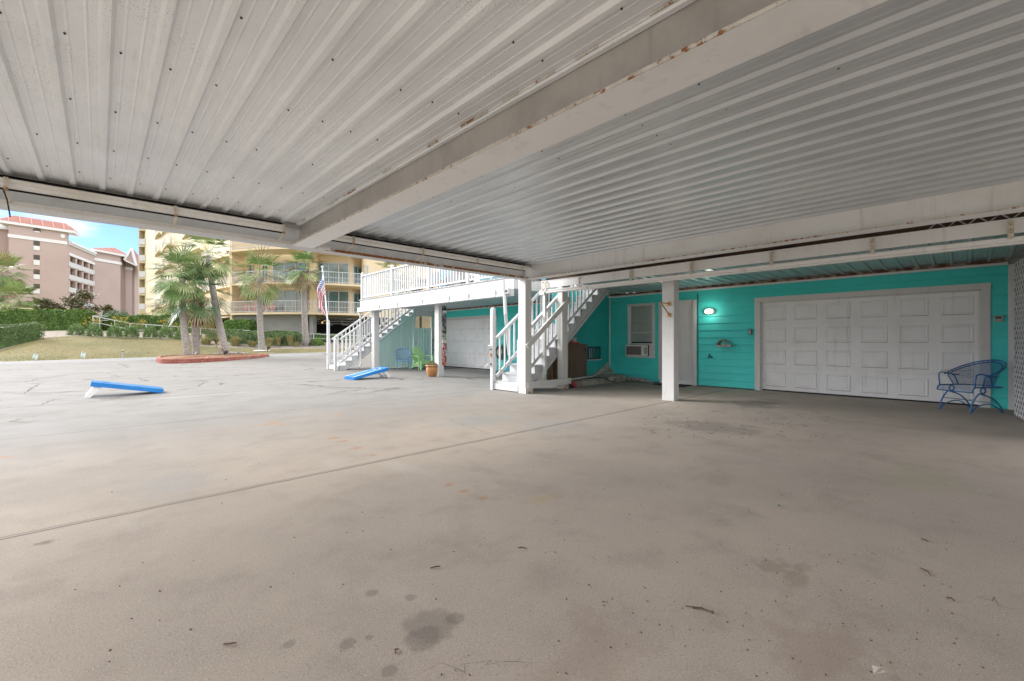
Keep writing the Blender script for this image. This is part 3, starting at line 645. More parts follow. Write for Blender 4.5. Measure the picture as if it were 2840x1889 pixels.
for i in range(1, 6): xx = lerp(ox0, ox1, i/6); mb.box(xx-.008, xx+.008, 7.61, 7.63, oz0, oz1)
gr = mb.build('window_grille', 'black_plastic', hs)
MB().box(ox0-.05, ox1+.05, 7.58, 7.62, oz0-.06, oz0-.03).build('sill', 'post_white', gr)
MB().box(ox0-.3, ox1+.3, 7.90, 7.92, oz0-.3, oz1+.3).build('back_board', 'siding_white', gr)
# ================================================================== DECK OVER THE GARAGE (near)
d1 = thing('raised_deck', 'near upper deck with teal metal underside between carport and garage wall', 'deck', (9.5, 3, 0))
mb = MB(); mb.extrude(ribbed(-1.25, 7.0, -0.5), 7.82, WX-0.01, lambda t, p: (t, p[0], lerp(2.70, 2.61, (t-7.82)/3.57)+p[1])); mb.build('ceiling_sheet', 'deck_sheet', d1)
MB().box(7.86, WX+0.1, -1.25, 7.02, 2.75, 2.90).box(7.82, 7.86, -1.25, 7.02, 2.64, 2.90).build('joist', 'dark_wood', d1)
MB().box(7.735, 7.76, -1.2, 7.09, 2.444, 2.606).box(7.725, 7.765, -1.2, 7.09, 2.606, 2.618).build('fascia_board', 'beam_paint', d1)
mb = MB(); prof = [(7.79, 2.398), (7.70, 2.398), (7.695, 2.385), (7.708, 2.345), (7.70, 2.33), (7.72, 2.312), (7.79, 2.312), (7.79, 2.398)]
mb.extrude(prof, -1.2, 7.09, lambda t, p: (p[0], t, p[1]))
for e in (-1.2, 7.09): mb.add([(a_, e, b2) for a_, b2 in prof[:-1]], [tuple(range(7))])
mb.build('gutter', 'white_paint', d1)
for px in (1504, 1514, 1608, 1750, 1918, 2140, 2419, 2803):
    y = PXp(px, 700, 7.7).y; mb = MB().box(7.683, 7.692, y-.025, y+.025, 2.375, 2.585).box(7.683, 7.74, y-.025, y+.025, 2.585, 2.592).mat(1)
    for zz in (2.45, 2.49, 2.54): mb.ball((7.682, y, zz), .006, 6, 4)
    mb.build('gutter_strap', ['strap_beige', 'screw'], d1)
for px in (1568+55, 2060):
    y = PXp(px, 700, 7.7).y; MB().box(7.685, 7.70, y-.04, y+.04, 2.318, 2.392).build('gutter_joint', 'post_white', d1)
# lattice strips glimpsed in the gap on the right
mb = MB()
for i in range(5):
    y = -0.55+0.18*i; mb.bar((7.81, y, 2.62), (7.81, y+0.18, 2.80), 0.012, 0.035, (1,0,0)).bar((7.80, y+0.18, 2.62), (7.80, y, 2.80), 0.012, 0.035, (1,0,0))
mb.build('lattice_strip', 'weathered_grey', d1)
pp = MB().bbox(8.17, 8.38, 3.96, 4.21, 0, 2.66).build('post', 'post_white', d1)
mb = MB().mat(0); y = 4.24
q0 = PXp(1855, 843, 8.15); q1 = PXp(1856, 874, 8.15); tip = PXp(1833, 839, 7.88)
mb.bar(q0, tip, .018, .018).bar(q1, tip, .018, .018); mb.box(8.14, 8.17, q0.y-.03, q0.y+.03, q0.z-.04, q0.z+.04).box(8.14, 8.17, q1.y-.03, q1.y+.03, q1.z-.04, q1.z+.04)
mb.build('plant_bracket', 'brass', d1)
pb = MB().bbox(8.23, 8.44, 6.84, 7.0, 0, 2.66).build('post', 'post_white', d1)
MB().box(8.215, 8.45, 6.825, 6.84, 0, 0.10).build('post_base', 'post_rusty', pb)
# downspout at the gutter end
mb = MB().bar((7.74, 6.985, 2.33), (7.74, 6.985, 0.50), .075, .065, (1,0,0)).bar((7.74, 6.985, 0.51), (7.68, 6.97, 0.30), .07, .06, (1,0,0)).box(7.68, 7.80, 6.95, 7.10, 2.29, 2.36)
mb.mat(1).bar((7.68, 6.97, 0.31), (7.56, 6.96, 0.10), .07, .06, (1,0,0)).build('downspout', ['white_paint', 'post_rusty'], d1)
# ================================================================== FAR DECK
d2 = thing('raised_deck', 'far white upper deck with baluster railing above the second garage', 'deck', (9.5, 12, 0))
Y0, Y1 = 8.10, 17.25
mb = MB(); mb.extrude(ribbed(Y0, 17.26, 8.0), 7.80, WX-0.01, lambda t, p: (t, p[0], 2.625+p[1])); mb.build('ceiling_sheet', 'soffit_pale', d2)
MB().box(7.79, 7.83, Y0, Y1, 2.54, 2.83).box(7.83, 11.5, Y0, Y0+.04, 2.54, 2.83).box(7.83, 11.5, Y1-.04, Y1, 2.64, 2.83).build('fascia_board', 'bright_white', d2)
MB().box(7.76, 11.52, Y0-.02, Y1+.03, 2.832, 2.868).build('deck_floor', 'weathered_grey', d2)
mb = MB(); prof = [(7.79, 2.535), (7.70, 2.535), (7.70, 2.405), (7.675, 2.39), (7.675, 2.362), (7.70, 2.345), (7.79, 2.345)]
mb.extrude(prof, Y0, 17.32, lambda t, p: (p[0], t, p[1]))
for e in (Y0, 17.32): mb.add([(a_, e, b2) for a_, b2 in prof], [tuple(range(7))])
mb.build('gutter', 'bright_white', d2)
for px in (1050, 1100, 1169, 1243, 1297, 1371):
    y = PXp(px, 830, 7.68).y; MB().box(7.662, 7.70, y-.035, y+.035, 2.36, 2.545).build('gutter_strap', 'bright_white', d2)
for px in (1238, 1160, 1035): y = PXp(px, 830, 7.68).y; MB().box(7.692, 7.70, y-.008, y+.008, 2.40, 2.53).build('gutter_joint', 'weathered_grey', d2)
posts_y = [17.17, PXp(1088, 780, 7.85).y, PXp(1190, 780, 7.85).y, 10.1, 8.16]
for y in posts_y:
    MB().bbox(7.80, 7.90, y-.05, y+.05, 2.868, 3.93).lathe([(.065, 3.93), (.065, 3.945), (.05, 3.965), (.04, 3.99), (.0, 4.0)], (7.85, y, 0), 8).build('rail_post', 'bright_white', d2)
for a_, b2 in zip(posts_y, posts_y[1:]):
    MB().bbox(7.80, 7.90, b2+.05, a_-.05, 3.82, 3.86).build('top_rail', 'bright_white', d2)
    MB().box(7.825, 7.875, b2+.05, a_-.05, 2.94, 2.985).build('bottom_rail', 'bright_white', d2)
bal = MB().box(7.83, 7.87, -.02, .02, 2.93, 3.82).build('baluster', 'bright_white', d2)
ys = []; y = Y0+0.17
while y < Y1-0.12:
    if min(abs(y-p_) for p_ in posts_y) > 0.09: ys.append(y)
    y += 0.15
bal.location.y = ys[0]-WL[d2].y+WL[d2].y
for y in ys[1:]: dup(bal, (0, y-ys[0], 0))
# end rail along the stair side
MB().box(7.9, 11.4, Y1-.08, Y1-.02, 3.82, 3.86).box(7.9, 10.2, Y1-.07, Y1-.03, 2.94, 2.98).build('top_rail', 'bright_white', d2)
MB().bbox(8.06, 8.28, 11.95, 12.18, 0, 2.61).build('post', 'post_white', d2)
a = PZ(1031, 1026); MB().bbox(8.0, 8.22, 16.42, 16.66, 0, 2.61).build('post', 'post_white', d2)
# slim downspouts
mb = MB().tube([(7.70, 17.2, 2.36), (7.74, 17.1, 2.2)]+[(7.74, 17.1, 2.1), (7.74, 17.1, .45), (7.70, 17.0, .22), (7.62, 16.95, .1)], .04, 8).build('downspout', 'bright_white', d2)
mb = MB(); p0 = PXp(1398, 780, 7.62); p1 = PZ(1412, 1030)
mb.tube([PXp(1397, 777, 7.60), PXp(1399, 812, 7.62), PYp(1402, 870, 8.2), PYp(1413, 985, 8.6)], .045, 8).build('downspout', 'bright_white', d2)
MB().box(7.60, 7.69, 8.12, 8.30, 2.40, 2.54).mat(1).box(7.59, 7.60, 8.15, 8.22, 2.43, 2.50).build('outlet_box', ['bright_white', 'screw'], d2)
# ================================================================== STAIRS
def stairs(name, label, x0, yn, yf, n, rise, run, near_newel, far_newel, posts=True):
    st = thing(name, label, 'staircase', (x0, (yn+yf)/2, 0), 'white wooden staircases to the upper decks')
    sl_ = rise/run; zl = lambda x: rise+sl_*(x-x0)
    tr = MB().box(x0-.03, x0+run+.0, yn-.02, yf+.02, rise-.035, rise).build('tread', 'stair_white', st)
    ri = MB().box(x0, x0+.018, yn+.0, yf, 0.004, rise-.035).mat(1).box(x0-.002, x0, yn, yf, 0.07, 0.074).build('riser', ['stair_white', 'stair_grey'], st)
    for k in range(1, n): dup(tr, (run*k, 0, rise*k)); dup(ri, (run*k, 0, rise*k))
    for y in (yn, yf-.04):
        top = [(x0, 0.0)]
        for k in range(n): top += [(x0+run*k, rise*(k+1)-.036), (x0+run*(k+1), rise*(k+1)-.036)]
        xe = x0+run*n; bot = [(xe, zl(xe)-.40-rise), (x0+.42, 0.0)]
        # build as strips so the saw-tooth stays valid
        mb = MB()
        for k in range(n):
            xa, xb = x0+run*k, x0+run*(k+1); zt = rise*(k+1)-.036
            za, zb = max(0.0, zl(xa)-.36-rise*.3), max(0.0, zl(xb)-.36-rise*.3)
            mb.add([(xa, y, za), (xb, y, zb), (xb, y, zt), (xa, y, zt), (xa, y+.04, za), (xb, y+.04, zb), (xb, y+.04, zt), (xa, y+.04, zt)],
                   [(0,1,2,3), (7,6,5,4), (0,4,5,1), (3,2,6,7), (0,3,7,4), (1,5,6,2)])
        mb.build('stringer', 'stair_grey', st)
    xa = x0+.5; xe = x0+run*n
    MB().bar((xa, yn-.015, zl(xa)-.40), (xe, yn-.015, zl(xe)-.40), .05, .06).build('edge_strip', 'stair_white', st)
    xt = x0+run*(n-1)
    for i, y in enumerate((yn+.02, yf-.02)):
        xs = x0+.06
        MB().bar((xs, y, zl(xs)+.07), (xt, y, zl(xt)+.07), .045, .075).build('bottom_rail', 'stair_white', st)
        MB().bar((xs, y, zl(xs)+1.0), (xt, y, zl(xt)+1.0), .075, .06).build('handrail', 'stair_white', st)
        bl = MB().box(xs+.1-.018, xs+.1+.018, y-.018, y+.018, zl(xs+.1)+.08, zl(xs+.1)+.98).build('baluster', 'stair_white', st)
        k = 1
        while xs+.1+k*.165 < xt-.05: dup(bl, (k*.165, 0, k*.165*sl_)); k += 1
    for (x, y, h) in (near_newel, far_newel):
        MB().bbox(x-.05, x+.05, y-.05, y+.05, 0, h, .008).lathe([(.055, h), (.03, h+.03), (0, h+.035)], (x, y, 0), 8).build('newel_post', 'stair_white', st)
    MB().bbox(x0-.06, x0-.001, yn, yf, 0.02, rise-.04).build('kick_board', 'stair_white', st)
    return st
s1 = stairs('staircase', 'near white wooden staircase rising behind the carport corner post', 6.97, 7.06, 7.93, 14, .204, .257, (7.02, 7.10, 1.2), (6.92, 7.93, 1.96))
MB().box(6.95, 8.48, 6.765, 6.798, .118, .258).mat(1).ball((8.42, 6.765, .21), .012, 6, 4).ball((8.42, 6.765, .16), .012, 6, 4).build('guard_board', ['post_white', 'rust_metal'], s1)
MB().bar((6.93, 6.775, 1.05), (8.49, 6.81, 2.235), .045, .12).build('guard_rail', 'post_white', s1)
MB().box(8.55, 8.57, 7.12, 7.9, 1.0, 1.4).build('cross_brace', 'old_wood', s1)
s2 = stairs('staircase', 'far white wooden staircase leaning against the pale teal fence', 6.95, 17.32, 18.25, 14, .19, .265, (6.80, 17.30, 1.25), (6.90, 18.32, 2.0))
# boards stored below the near stair
mb = MB(); xx = 8.05
while xx < 8.95:
    wd = random.uniform(.07, .11); mb.box(xx, xx+wd-.008, 7.16+random.uniform(0,.02), 7.20, 0.06, max(.2, .2+.79*(xx-6.97)-.42)); xx += wd
o = mb.build('plank_screen', 'old_wood'); tag(o, 'weathered brown upright boards closing the space below the near staircase', 'boards')
# ------------------------------------------------------------------ pale teal fence and gate under the far stair
FY = 17.24
fe = thing('wood_fence', 'pale teal vertical board fence sloping up under the far staircase', 'fence', (9.2, FY, 0))
mb = MB()
xL = PYp(1050, 1000, FY).x; xR = PYp(1146, 1000, FY).x; zr = PYp(1130, 906, FY).z
xx = xL; 
slope0 = PYp(1051, 950, FY); slope1 = PYp(1112, 903, FY)
def ztop(x): return min(zr, slope0.z+(slope1.z-slope0.z)*(x-slope0.x)/(slope1.x-slope0.x))
while xx < xR-.02:
    x2 = min(xx+.135, xR); a_, b2 = ztop(xx), ztop(x2-.006)
    mb.add([(xx, FY, .02), (x2-.008, FY, .02), (x2-.008, FY, b2), (xx, FY, a_), (xx, FY+.02, .02), (x2-.008, FY+.02, .02), (x2-.008, FY+.02, b2), (xx, FY+.02, a_)], [(0,1,2,3),(7,6,5,4),(0,4,5,1),(3,2,6,7),(0,3,7,4),(1,5,6,2)]); xx = x2
mb.build('board', 'pale_teal', fe)
pa = PYp(1050, 946, FY-.03); pb_ = PYp(1146, 871, FY-.03)
MB().bar(pa, pb_, .06, .05).build('cap_rail', 'pale_teal', fe)
MB().box(PYp(1112, 903, FY).x, xR, FY+.02, FY+.035, zr-.02, 2.3).build('upper_board', 'pale_teal', fe)
ga = thing('garden_gate', 'pale teal board gate beside the turquoise wall with lattice above', 'gate', (10.6, FY, 0))
gx0 = xR+.12; gx1 = 11.22; zg = PYp(1170, 910, FY).z
MB().box(xR+.005, gx0-.01, FY-.03, FY+.06, 0, 2.6).build('gate_post', 'pale_teal', ga)
MB().box(gx1+.01, 11.385, FY-.03, FY+.06, 0, 2.6).build('gate_post', 'beam_paint', ga)
mb = MB(); xx = gx0
while xx < gx1-.02:
    x2 = min(xx+.145, gx1); mb.box(xx, x2-.008, FY, FY+.02, .05, zg+random.uniform(-.01,.012)); xx = x2
mb.build('board', 'pale_teal', ga)
MB().box(gx0, gx1, FY-.03, FY+.05, 2.30, 2.6).build('lintel', 'beam_paint', ga)
mb = MB(); n_ = 16
def diag(mb, x0, x1, z0, z1, step, wd, y, th=.006, flip=False):
    t = x0-(z1-z0)
    while t < x1:
        a_ = Vector((t, y, z0)); b2 = Vector((t+(z1-z0), y, z1))
        if flip: a_ = Vector((t+(z1-z0), y, z0)); b2 = Vector((t, y, z1))
        d_ = b2-a_
        lo = 0; hi = 1
        xa, xb = (a_.x, b2.x)
        if xa != xb:
            ts = sorted([(x0-xa)/(xb-xa), (x1-xa)/(xb-xa)]); lo = max(0, ts[0]); hi = min(1, ts[1])
        if hi-lo > .02: mb.bar(a_+d_*lo, a_+d_*hi, th, wd, (0,1,0)) if False else mb.bar(a_+d_*lo, a_+d_*hi, wd, th, (0,1,0))
        t += step
diag(mb, gx0+.02, gx1, zg+.0, 2.30, .10, .028, FY+.045); diag(mb, gx0+.02, gx1, zg, 2.30, .10, .028, FY+.052, flip=True)
mb.build('lattice', 'lattice_cream', ga)
xm = lerp(gx0, gx1, .38); MB().box(xm-.05, xm+.05, FY+.06, FY+.1, zg-.2, 2.30).build('lattice_post', 'pale_teal_dark', ga)
lt = PYp(1152, 948, FY-.02); MB().ball((lt.x, FY-.02, lt.z), .018, 8, 5).bar((lt.x, FY-.02, lt.z), (lt.x+.07, FY-.02, lt.z-.02), .012, .014).build('latch', 'black_plastic', ga)
hk = PYp(1181, 920, FY-.02)
MB().tube([(hk.x-.03, FY-.02, hk.z+.08), (hk.x-.045, FY-.03, hk.z+.02), (hk.x-.02, FY-.04, hk.z-.03), (hk.x+.03, FY-.03, hk.z-.01)], .009, 6).build('hook', 'grey_metal', ga)
# broom by the gate
mb = MB(); a_ = PYp(1201, 1004, FY-.2); b2 = PYp(1200, 940, FY-.1)
mb.tube([a_, b2], .016, 8); mb.mat(1); 
for i in range(40):
    t_ = Vector((random.uniform(-.13,.13), random.uniform(-.04,.04), 0)); mb.tube([a_+Vector((0,0,.02)), Vector((a_.x+t_.x, a_.y+t_.y, max(0.0, a_.z-.22)))], .006, 4)
o = mb.build('broom', ['old_wood', 'twig_brown']); tag(o, 'wooden handled broom standing beside the pale teal gate', 'broom')
p = PXp(1209, 925, WX-.02); mb = MB().bbox(WX-.1, WX-.02, p.y-.13, p.y+.1, p.z-.1, p.z+.12).mat(1).tube([(WX-.05, p.y+.05, p.z-.1), (WX-.06, p.y+.1, p.z-.35), (WX-.06, p.y-.02, p.z-.5), (WX-.08, p.y-.06, p.z-.75)], .012, 5).ball((WX-.09, p.y-.04, p.z-.75), .07, 8, 6, (1,1,.6))
o = mb.build('meter_box', ['mid_plastic', 'rubber']); tag(o, 'small grey electric meter box on the turquoise wall by the gate', 'meter box')
# ------------------------------------------------------------------ lattice screen and wall at right
lp = thing('lattice_screen', 'white diagonal lattice panel at the right end of the garage wall', 'lattice', (9.5, -.62, 0))
for yy_, fl_ in ((-.004, False), (.001, True)):
    mb = MB(); diag(mb, 8.0, 10.42, .03, 2.40, .15, .042, yy_, .003, flip=fl_); mb.v = [(x_, -.52+(x_-10.4)*.107+y_, z_) for x_, y_, z_ in mb.v]; mb.build('slat_layer', 'bright_white', lp)
bw = MB().box(8.2, WX+.2, -.96, -.86, 0, 2.72).box(WX+.0, WX+.2, -.855, -.505, 0, 2.72); o = bw.build('block_wall', 'garage_concrete'); tag(o, 'grey block wall standing behind the white lattice panel', 'wall')
# ------------------------------------------------------------------ ledge, cabinet and clutter below the near stair
mb = MB(); n = 14
vs = []; 
for i in range(n+1):
    x = lerp(8.55, 11.25, i/n); f0 = 6.92+random.uniform(-.02,.02); h = .15+random.uniform(-.008,.008)+.03*(i > 9)
    vs += [(x, f0-.03, 0), (x, f0, h-.02), (x, f0+.04, h), (x, 7.64, h)]
mb.add(vs, [(i*4+j, (i+1)*4+j, (i+1)*4+j+1, i*4+j+1) for i in range(n) for j in range(3)]+[(n*4, n*4+1, n*4+2, n*4+3)][::1])
mb.add([(11.25, 6.89, 0), (11.25, 7.64, 0), (11.25, 7.64, .18), (11.25, 6.93, .17)], [(0,1,2,3)])
o = mb.build('concrete_ledge', 'rough_concrete', solid=0); tag(o, 'rough broken concrete ledge along the side wall below the stair', 'ledge')
mb = MB(); mb.tube([(9.6, 7.2, .165), (10.0, 7.05, .17), (10.2, 6.93, .15), (10.3, 6.86, .05), (10.5, 6.84, .02), (10.65, 6.9, .08)], .014, 6)
o = mb.build('black_cable', 'rubber'); tag(o, 'black cable hanging over the edge of the concrete ledge', 'cable')
mb = MB().tube([(8.7, 7.1, .17), (9.3, 7.06, .2), (9.9, 7.12, .2), (10.6, 7.5, .2), (11.1, 7.56, .25), (11.3, 7.57, .35)], .022, 8); o = mb.build('white_pipe', 'bright_white'); tag(o, 'white pipe lying along the concrete ledge to the wall corner', 'pipe')
# torn plaster/plastic heap in the corner
a_ = PYp(1633, 1047, 7.58); b2 = PYp(1687, 1047, 7.58); t_ = PYp(1684, 1003, 7.58)
mb = MB(); n = 12; vs = []
for i in range(n+1):
    u = i/n; x = lerp(a_.x, b2.x+.05, u); zt = lerp(a_.z, t_.z, u**1.25); d_ = .05*(i%2)
    vs += [(x, 7.46-.12*u-d_, .16), (x, 7.54-d_*.6, lerp(.16, zt, .5)), (x, 7.60-d_*.3, zt), (x, 7.628, zt)]
mb.add(vs, [(i*4+j, (i+1)*4+j, (i+1)*4+j+1, i*4+j+1) for i in range(n) for j in range(3)])
o = mb.build('plastic_sheet', 'plastic_sheet'); tag(o, 'crumpled dirty plastic sheet rising into the turquoise wall corner', 'plastic sheet')
cbt = thing('storage_cabinet', 'brown storage cabinet standing on the ledge below the near staircase', 'cabinet', (9.4, 7.4, .16))
a_ = PYp(1588, 960, 7.2); b2 = PYp(1628, 1046, 7.2)
MB().bbox(a_.x, b2.x, 7.2, 7.6, .17, a_.z+.02).build('cabinet_body', 'cabinet_brown', cbt)
MB().bbox(a_.x-.03, b2.x+.02, 7.17, 7.61, a_.z+.022, a_.z+.05).build('cabinet_top', 'cabinet_brown', cbt)
MB().box(a_.x-.22, a_.x-.02, 7.2, 7.6, .17, a_.z+.02).build('side_board', 'old_wood', cbt)
MB().tube([(b2.x-.16, 7.16, a_.z-.06), (b2.x-.12, 7.14, a_.z-.1), (b2.x-.10, 7.16, a_.z-.16)], .014, 6).build('handle', 'black_plastic', cbt)
TZ = a_.z+.05
mb = MB().lathe([(.06, 0), (.085, .02), (.10, .16), (.11, .17), (.09, .17), (.08, .05)], (b2.x-.35, 7.4, TZ+.002), 14); o = mb.build('white_bucket', 'bright_white', smooth=True); tag(o, 'small white bucket on top of the brown cabinet', 'bucket')
mb = MB().bbox(a_.x, a_.x+.35, 7.22, 7.34, TZ+.002, TZ+.05); o = mb.build('red_case', 'red_plastic'); tag(o, 'flat red plastic case on top of the brown cabinet', 'case')
mb = MB().bar((8.52, 6.92, .0), (8.50, 7.0, .42), .03, .03).mat(1).bbox(8.50, 8.68, 6.84, 7.0, 0, .16).mat(0).bar((8.58, 6.86, .18), (8.72, 6.8, .02), .03, .06)
o = mb.build('dustpan', ['red_plastic', 'black_plastic']); tag(o, 'red and black dustpan leaning by the foot of the second post', 'dustpan')
# ------------------------------------------------------------------ wall fixtures near garage
lm = thing('wall_light', 'lit oval bulkhead light on the turquoise wall beside the entrance door', 'wall light', (WX-.02, 4.5, 1.93))
p = PXp(1969, 864, WX-.02)
MB().lathe([(.06, 0)], (0,0,0)) if False else None
def oval(mb, c, ry, rz, x0, x1, n=24):
    v = [(x0, c[0]+ry*math.copysign(abs(math.cos(t))**.75, math.cos(t)), c[1]+rz*math.copysign(abs(math.sin(t))**.75, math.sin(t))) for t in [6.2832*k/n for k in range(n)]]
    v2 = [(x1, c[0]+(y_-c[0])*.85, c[1]+(z_-c[1])*.85) for _, y_, z_ in v]
    return mb.add(v+v2, [tuple(range(n)), tuple(range(2*n-1, n-1, -1))]+[(k, n+k, n+(k+1)%n, (k+1)%n) for k in range(n)])
oval(MB(), (p.y, p.z), .135, .085, WX-.018, WX-.05).build('base', 'white_paint', lm)
oval(MB(), (p.y, p.z), .12, .072, WX-.045, WX-.11).build('lens', 'lamp_glass', lm)
MB().ball((WX-.11, p.y-.03, p.z), .042, 10, 8, (.5, 1.5, 1)).build('bulb', 'bulb_glow', lm)
pl = bpy.data.lights.new('bulb_light', 'POINT'); pl.energy = 1.2; pl.color = (1, .92, .8); pl.shadow_soft_size = .05
plo = link(bpy.data.objects.new('bulb_light', pl)); plo.location = (WX-.2, p.y-.02, p.z-.01); plo.parent = lm; plo.location = Vector((WX-.2, p.y-.02, p.z-.01))-WL[lm]
# hose hanger: arched aluminium bracket
hh = thing('hose_hanger', 'empty grey metal hose hanger bolted to the turquoise wall', 'hose hanger', (WX-.02, 4.17, 1.09))
c = PXp(2010, 954, WX-.1); mb = MB(); k_ = .0
arc = [(WX-.17, c.y+.17*math.cos(t), c.z-.03+.13*math.sin(t)) for t in [math.pi*(i/16) for i in range(17)]]
arc2 = [(WX-.03, c.y+.15*math.cos(t), c.z-.02+.12*math.sin(t)) for t in [math.pi*(i/16) for i in range(17)]]
mb.tube(arc, .017, 8)
mb.add([tuple(v) for v in arc]+[(x, y, z-.035) for x, y, z in arc2], [(i, i+1, 18+i, 17+i) for i in range(16)])
mb.bar((WX-.17, c.y-.17, c.z-.04), (WX-.17, c.y+.17, c.z-.06), .02, .05).bar((WX-.17, c.y, c.z+.1), (WX-.17, c.y, c.z+.0), .03, .02).bar((WX-.17, c.y, c.z), (WX-.17, c.y-.09, c.z-.05), .02, .02).bar((WX-.17, c.y, c.z), (WX-.17, c.y+.09, c.z-.05), .02, .02)
mb.bar((WX-.17, c.y-.16, c.z-.05), (WX-.02, c.y-.14, c.z-.04), .03, .03).bar((WX-.17, c.y+.16, c.z-.05), (WX-.02, c.y+.14, c.z-.04), .03, .03)
mb.build('bracket', 'grey_metal', hh)
c = PXp(1968, 989, WX-.05); mb = MB().tube([(WX-.01, c.y, c.z), (WX-.09, c.y, c.z), (WX-.12, c.y, c.z-.04)], .017, 8).tube([(WX-.07, c.y, c.z), (WX-.07, c.y, c.z+.045)], .01, 6).tube([(WX-.07+.03*math.cos(t), c.y+.03*math.sin(t), c.z+.05) for t in [6.283*i/10 for i in range(10)]], .007, 5, closed=True).ball((WX-.02, c.y-.04, c.z-.01), .025, 8, 5)
o = mb.build('wall_faucet', 'black_plastic', smooth=True); tag(o, 'small dark hose faucet low on the turquoise wall', 'faucet')
c = PXp(2081, 920, WX-.02); kb = MB().bbox(WX-.065, WX-.02, c.y-.04, c.y+.04, c.z-.07, c.z+.07).mat(1).box(WX-.07, WX-.065, c.y-.032, c.y+.028, c.z-.055, c.z+.058).mat(0).box(WX-.074, WX-.07, c.y-.012, c.y+.012, c.z+.01, c.z+.035)
o = kb.build('key_box', ['black_plastic', 'mid_plastic']); tag(o, 'small black and grey key lock box left of the near garage door', 'lock box')
c = PXp(2395, 884, WX-.02); c.y = -.39; kb = MB().bbox(WX-.055, WX-.018, c.y-.05, c.y+.055, c.z-.045, c.z+.05).mat(1).box(WX-.06, WX-.055, c.y-.03, c.y+.035, c.z+.005, c.z+.035)
p2 = PXp(2770, 884, WX-.02); 
kb = MB().bbox(WX-.055, WX-.018, p2.y-.05, p2.y+.06, p2.z-.055, p2.z+.055).mat(1).box(WX-.06, WX-.055, p2.y-.03, p2.y+.04, p2.z+.0, p2.z+.035)
o = kb.build('door_keypad', ['mid_plastic', 'black_plastic']); tag(o, 'grey garage keypad right of the near garage door', 'keypad')
# air conditioner
ac = thing('air_conditioner', 'white window air conditioner sitting in the blinded window', 'air conditioner', (WX-.1, 6.5, .74))
y0_, y1_, z0_, z1_ = 6.30, 6.86, .745, 1.06
MB().bbox(WX-.30, WX+.01, y0_, y1_, z0_, z1_, .012).build('casing', 'ac_white', ac)
mb = MB().box(WX-.305, WX-.30, y0_+.05, y1_-.035, z0_+.035, z1_-.035).mat(1)
for i in range(1, 9): zz = lerp(z0_+.035, z1_-.035, i/9); mb.box(WX-.309, WX-.305, y0_+.05, y1_-.035, zz-.002, zz+.002)
mb.build('rear_grille', ['ac_grille', 'black_plastic'], ac)
mb = MB()
for i in range(8): zz = z0_+.07+i*.022; mb.box(WX-.22, WX-.08, y0_-.003, y0_-.0005, zz, zz+.01)
mb.build('side_vent', 'black_plastic', ac)
# door mat and driftwood
mb = MB().bbox(10.75, 11.3, 4.98, 5.8, 0.004, .02); o = mb.build('door_mat', 'rubber'); tag(o, 'thin dark door mat in front of the entrance door', 'mat')
mb = MB(); mb.tube([(11.15, 6.95, .05), (11.1, 6.6, .09), (11.12, 6.3, .07), (11.0, 5.95, .05)], [.03, .06, .055, .02], 8).tube([(11.1, 6.6, .09), (10.98, 6.4, .12), (10.95, 6.2, .1)], [.04, .03, .012], 7)
o = mb.build('driftwood', 'weathered_grey', smooth=True); tag(o, 'piece of grey driftwood on the floor under the window', 'driftwood')
# far hose reel and blue net on the wall beyond the near stair
hr = thing('hose_reel', 'coiled dark green hose on a wall reel beyond the near staircase', 'hose reel', (WX-.1, 12.5, .8))
c = PXp(1389, 977, WX-.12); mb = MB()
for k in range(7):
    r_ = .17+.02*k; mb.tube([(WX-.10-.03*(k%3), c.y+r_*math.cos(t), c.z+r_*math.sin(t)*random.uniform(.97,1.03)) for t in [6.283*i/22 for i in range(22)]], .012, 5, closed=True)
mb.build('hose', 'hose_green', hr)
MB().tube([(WX-.02, c.y, c.z), (WX-.2, c.y, c.z)], .14, 14).build('reel', 'strap_beige', hr)
c = PXp(1425, 1003, WX-.1); mb = MB()
for k in range(7): mb.tube([(WX-.15, c.y+.5-.08*k, .02), (WX-.15, c.y+.32-.08*k, .5-.02*k)], .01, 5)
mb.tube([(WX-.15, c.y+.5, .35), (WX-.15, c.y-.1, .5)], .012, 5).tube([(WX-.15, c.y+.5, .05), (WX-.15, c.y-.0, .05)], .012, 5)
o = mb.build('folding_frame', 'far_blue_enamel'); tag(o, 'folded blue metal frame against the wall beyond the near staircase', 'folding frame')
# shower head and taps on the far newel; taps on near newel
mb = MB(); c = Vector((6.90, 18.27, 2.0)); mb.tube([c+Vector((0,-.02,-.02)), c+Vector((-.12,-.02,.02)), c+Vector((-.24,-.02,-.03))], .012, 6).lathe([(.012, .03), (.02, 0), (.045, -.06), (.04, -.065)], c+Vector((-.26,-.02,-.06)), 10)
mb.build('shower_head', 'brass', s2, smooth=True)
mb = MB(); c = Vector((6.86, 18.3, .62)); mb.tube([c, c+Vector((-.12,0,.02)), c+Vector((-.22,0,-.06))], .016, 6)
mb.build('shower_faucet', 'grey_metal', s2)
ft = thing('foot_shower', 'pipe and taps for rinsing feet on the near staircase post', 'foot shower', (6.87, 7.93, 0))
MB().tube([(6.855, 7.94, .55), (6.855, 7.94, 1.06)], .011, 6).tube([(6.855, 7.94, .62), (6.78, 7.94, .62), (6.66, 7.94, .55)], .013, 6).tube([(6.855, 7.94, 1.06), (6.80, 7.94, 1.07)], .013, 6).build('pipe', 'pole_white', ft)
for zz in (.62, .85, .98): MB().ball((6.845, 7.94, zz), .028, 8, 6).build('tap', 'grey_metal', ft)
MB().box(6.80, 6.83, 7.90, 7.93, .79, .9).build('tap_tag', 'terracotta_rim', ft)
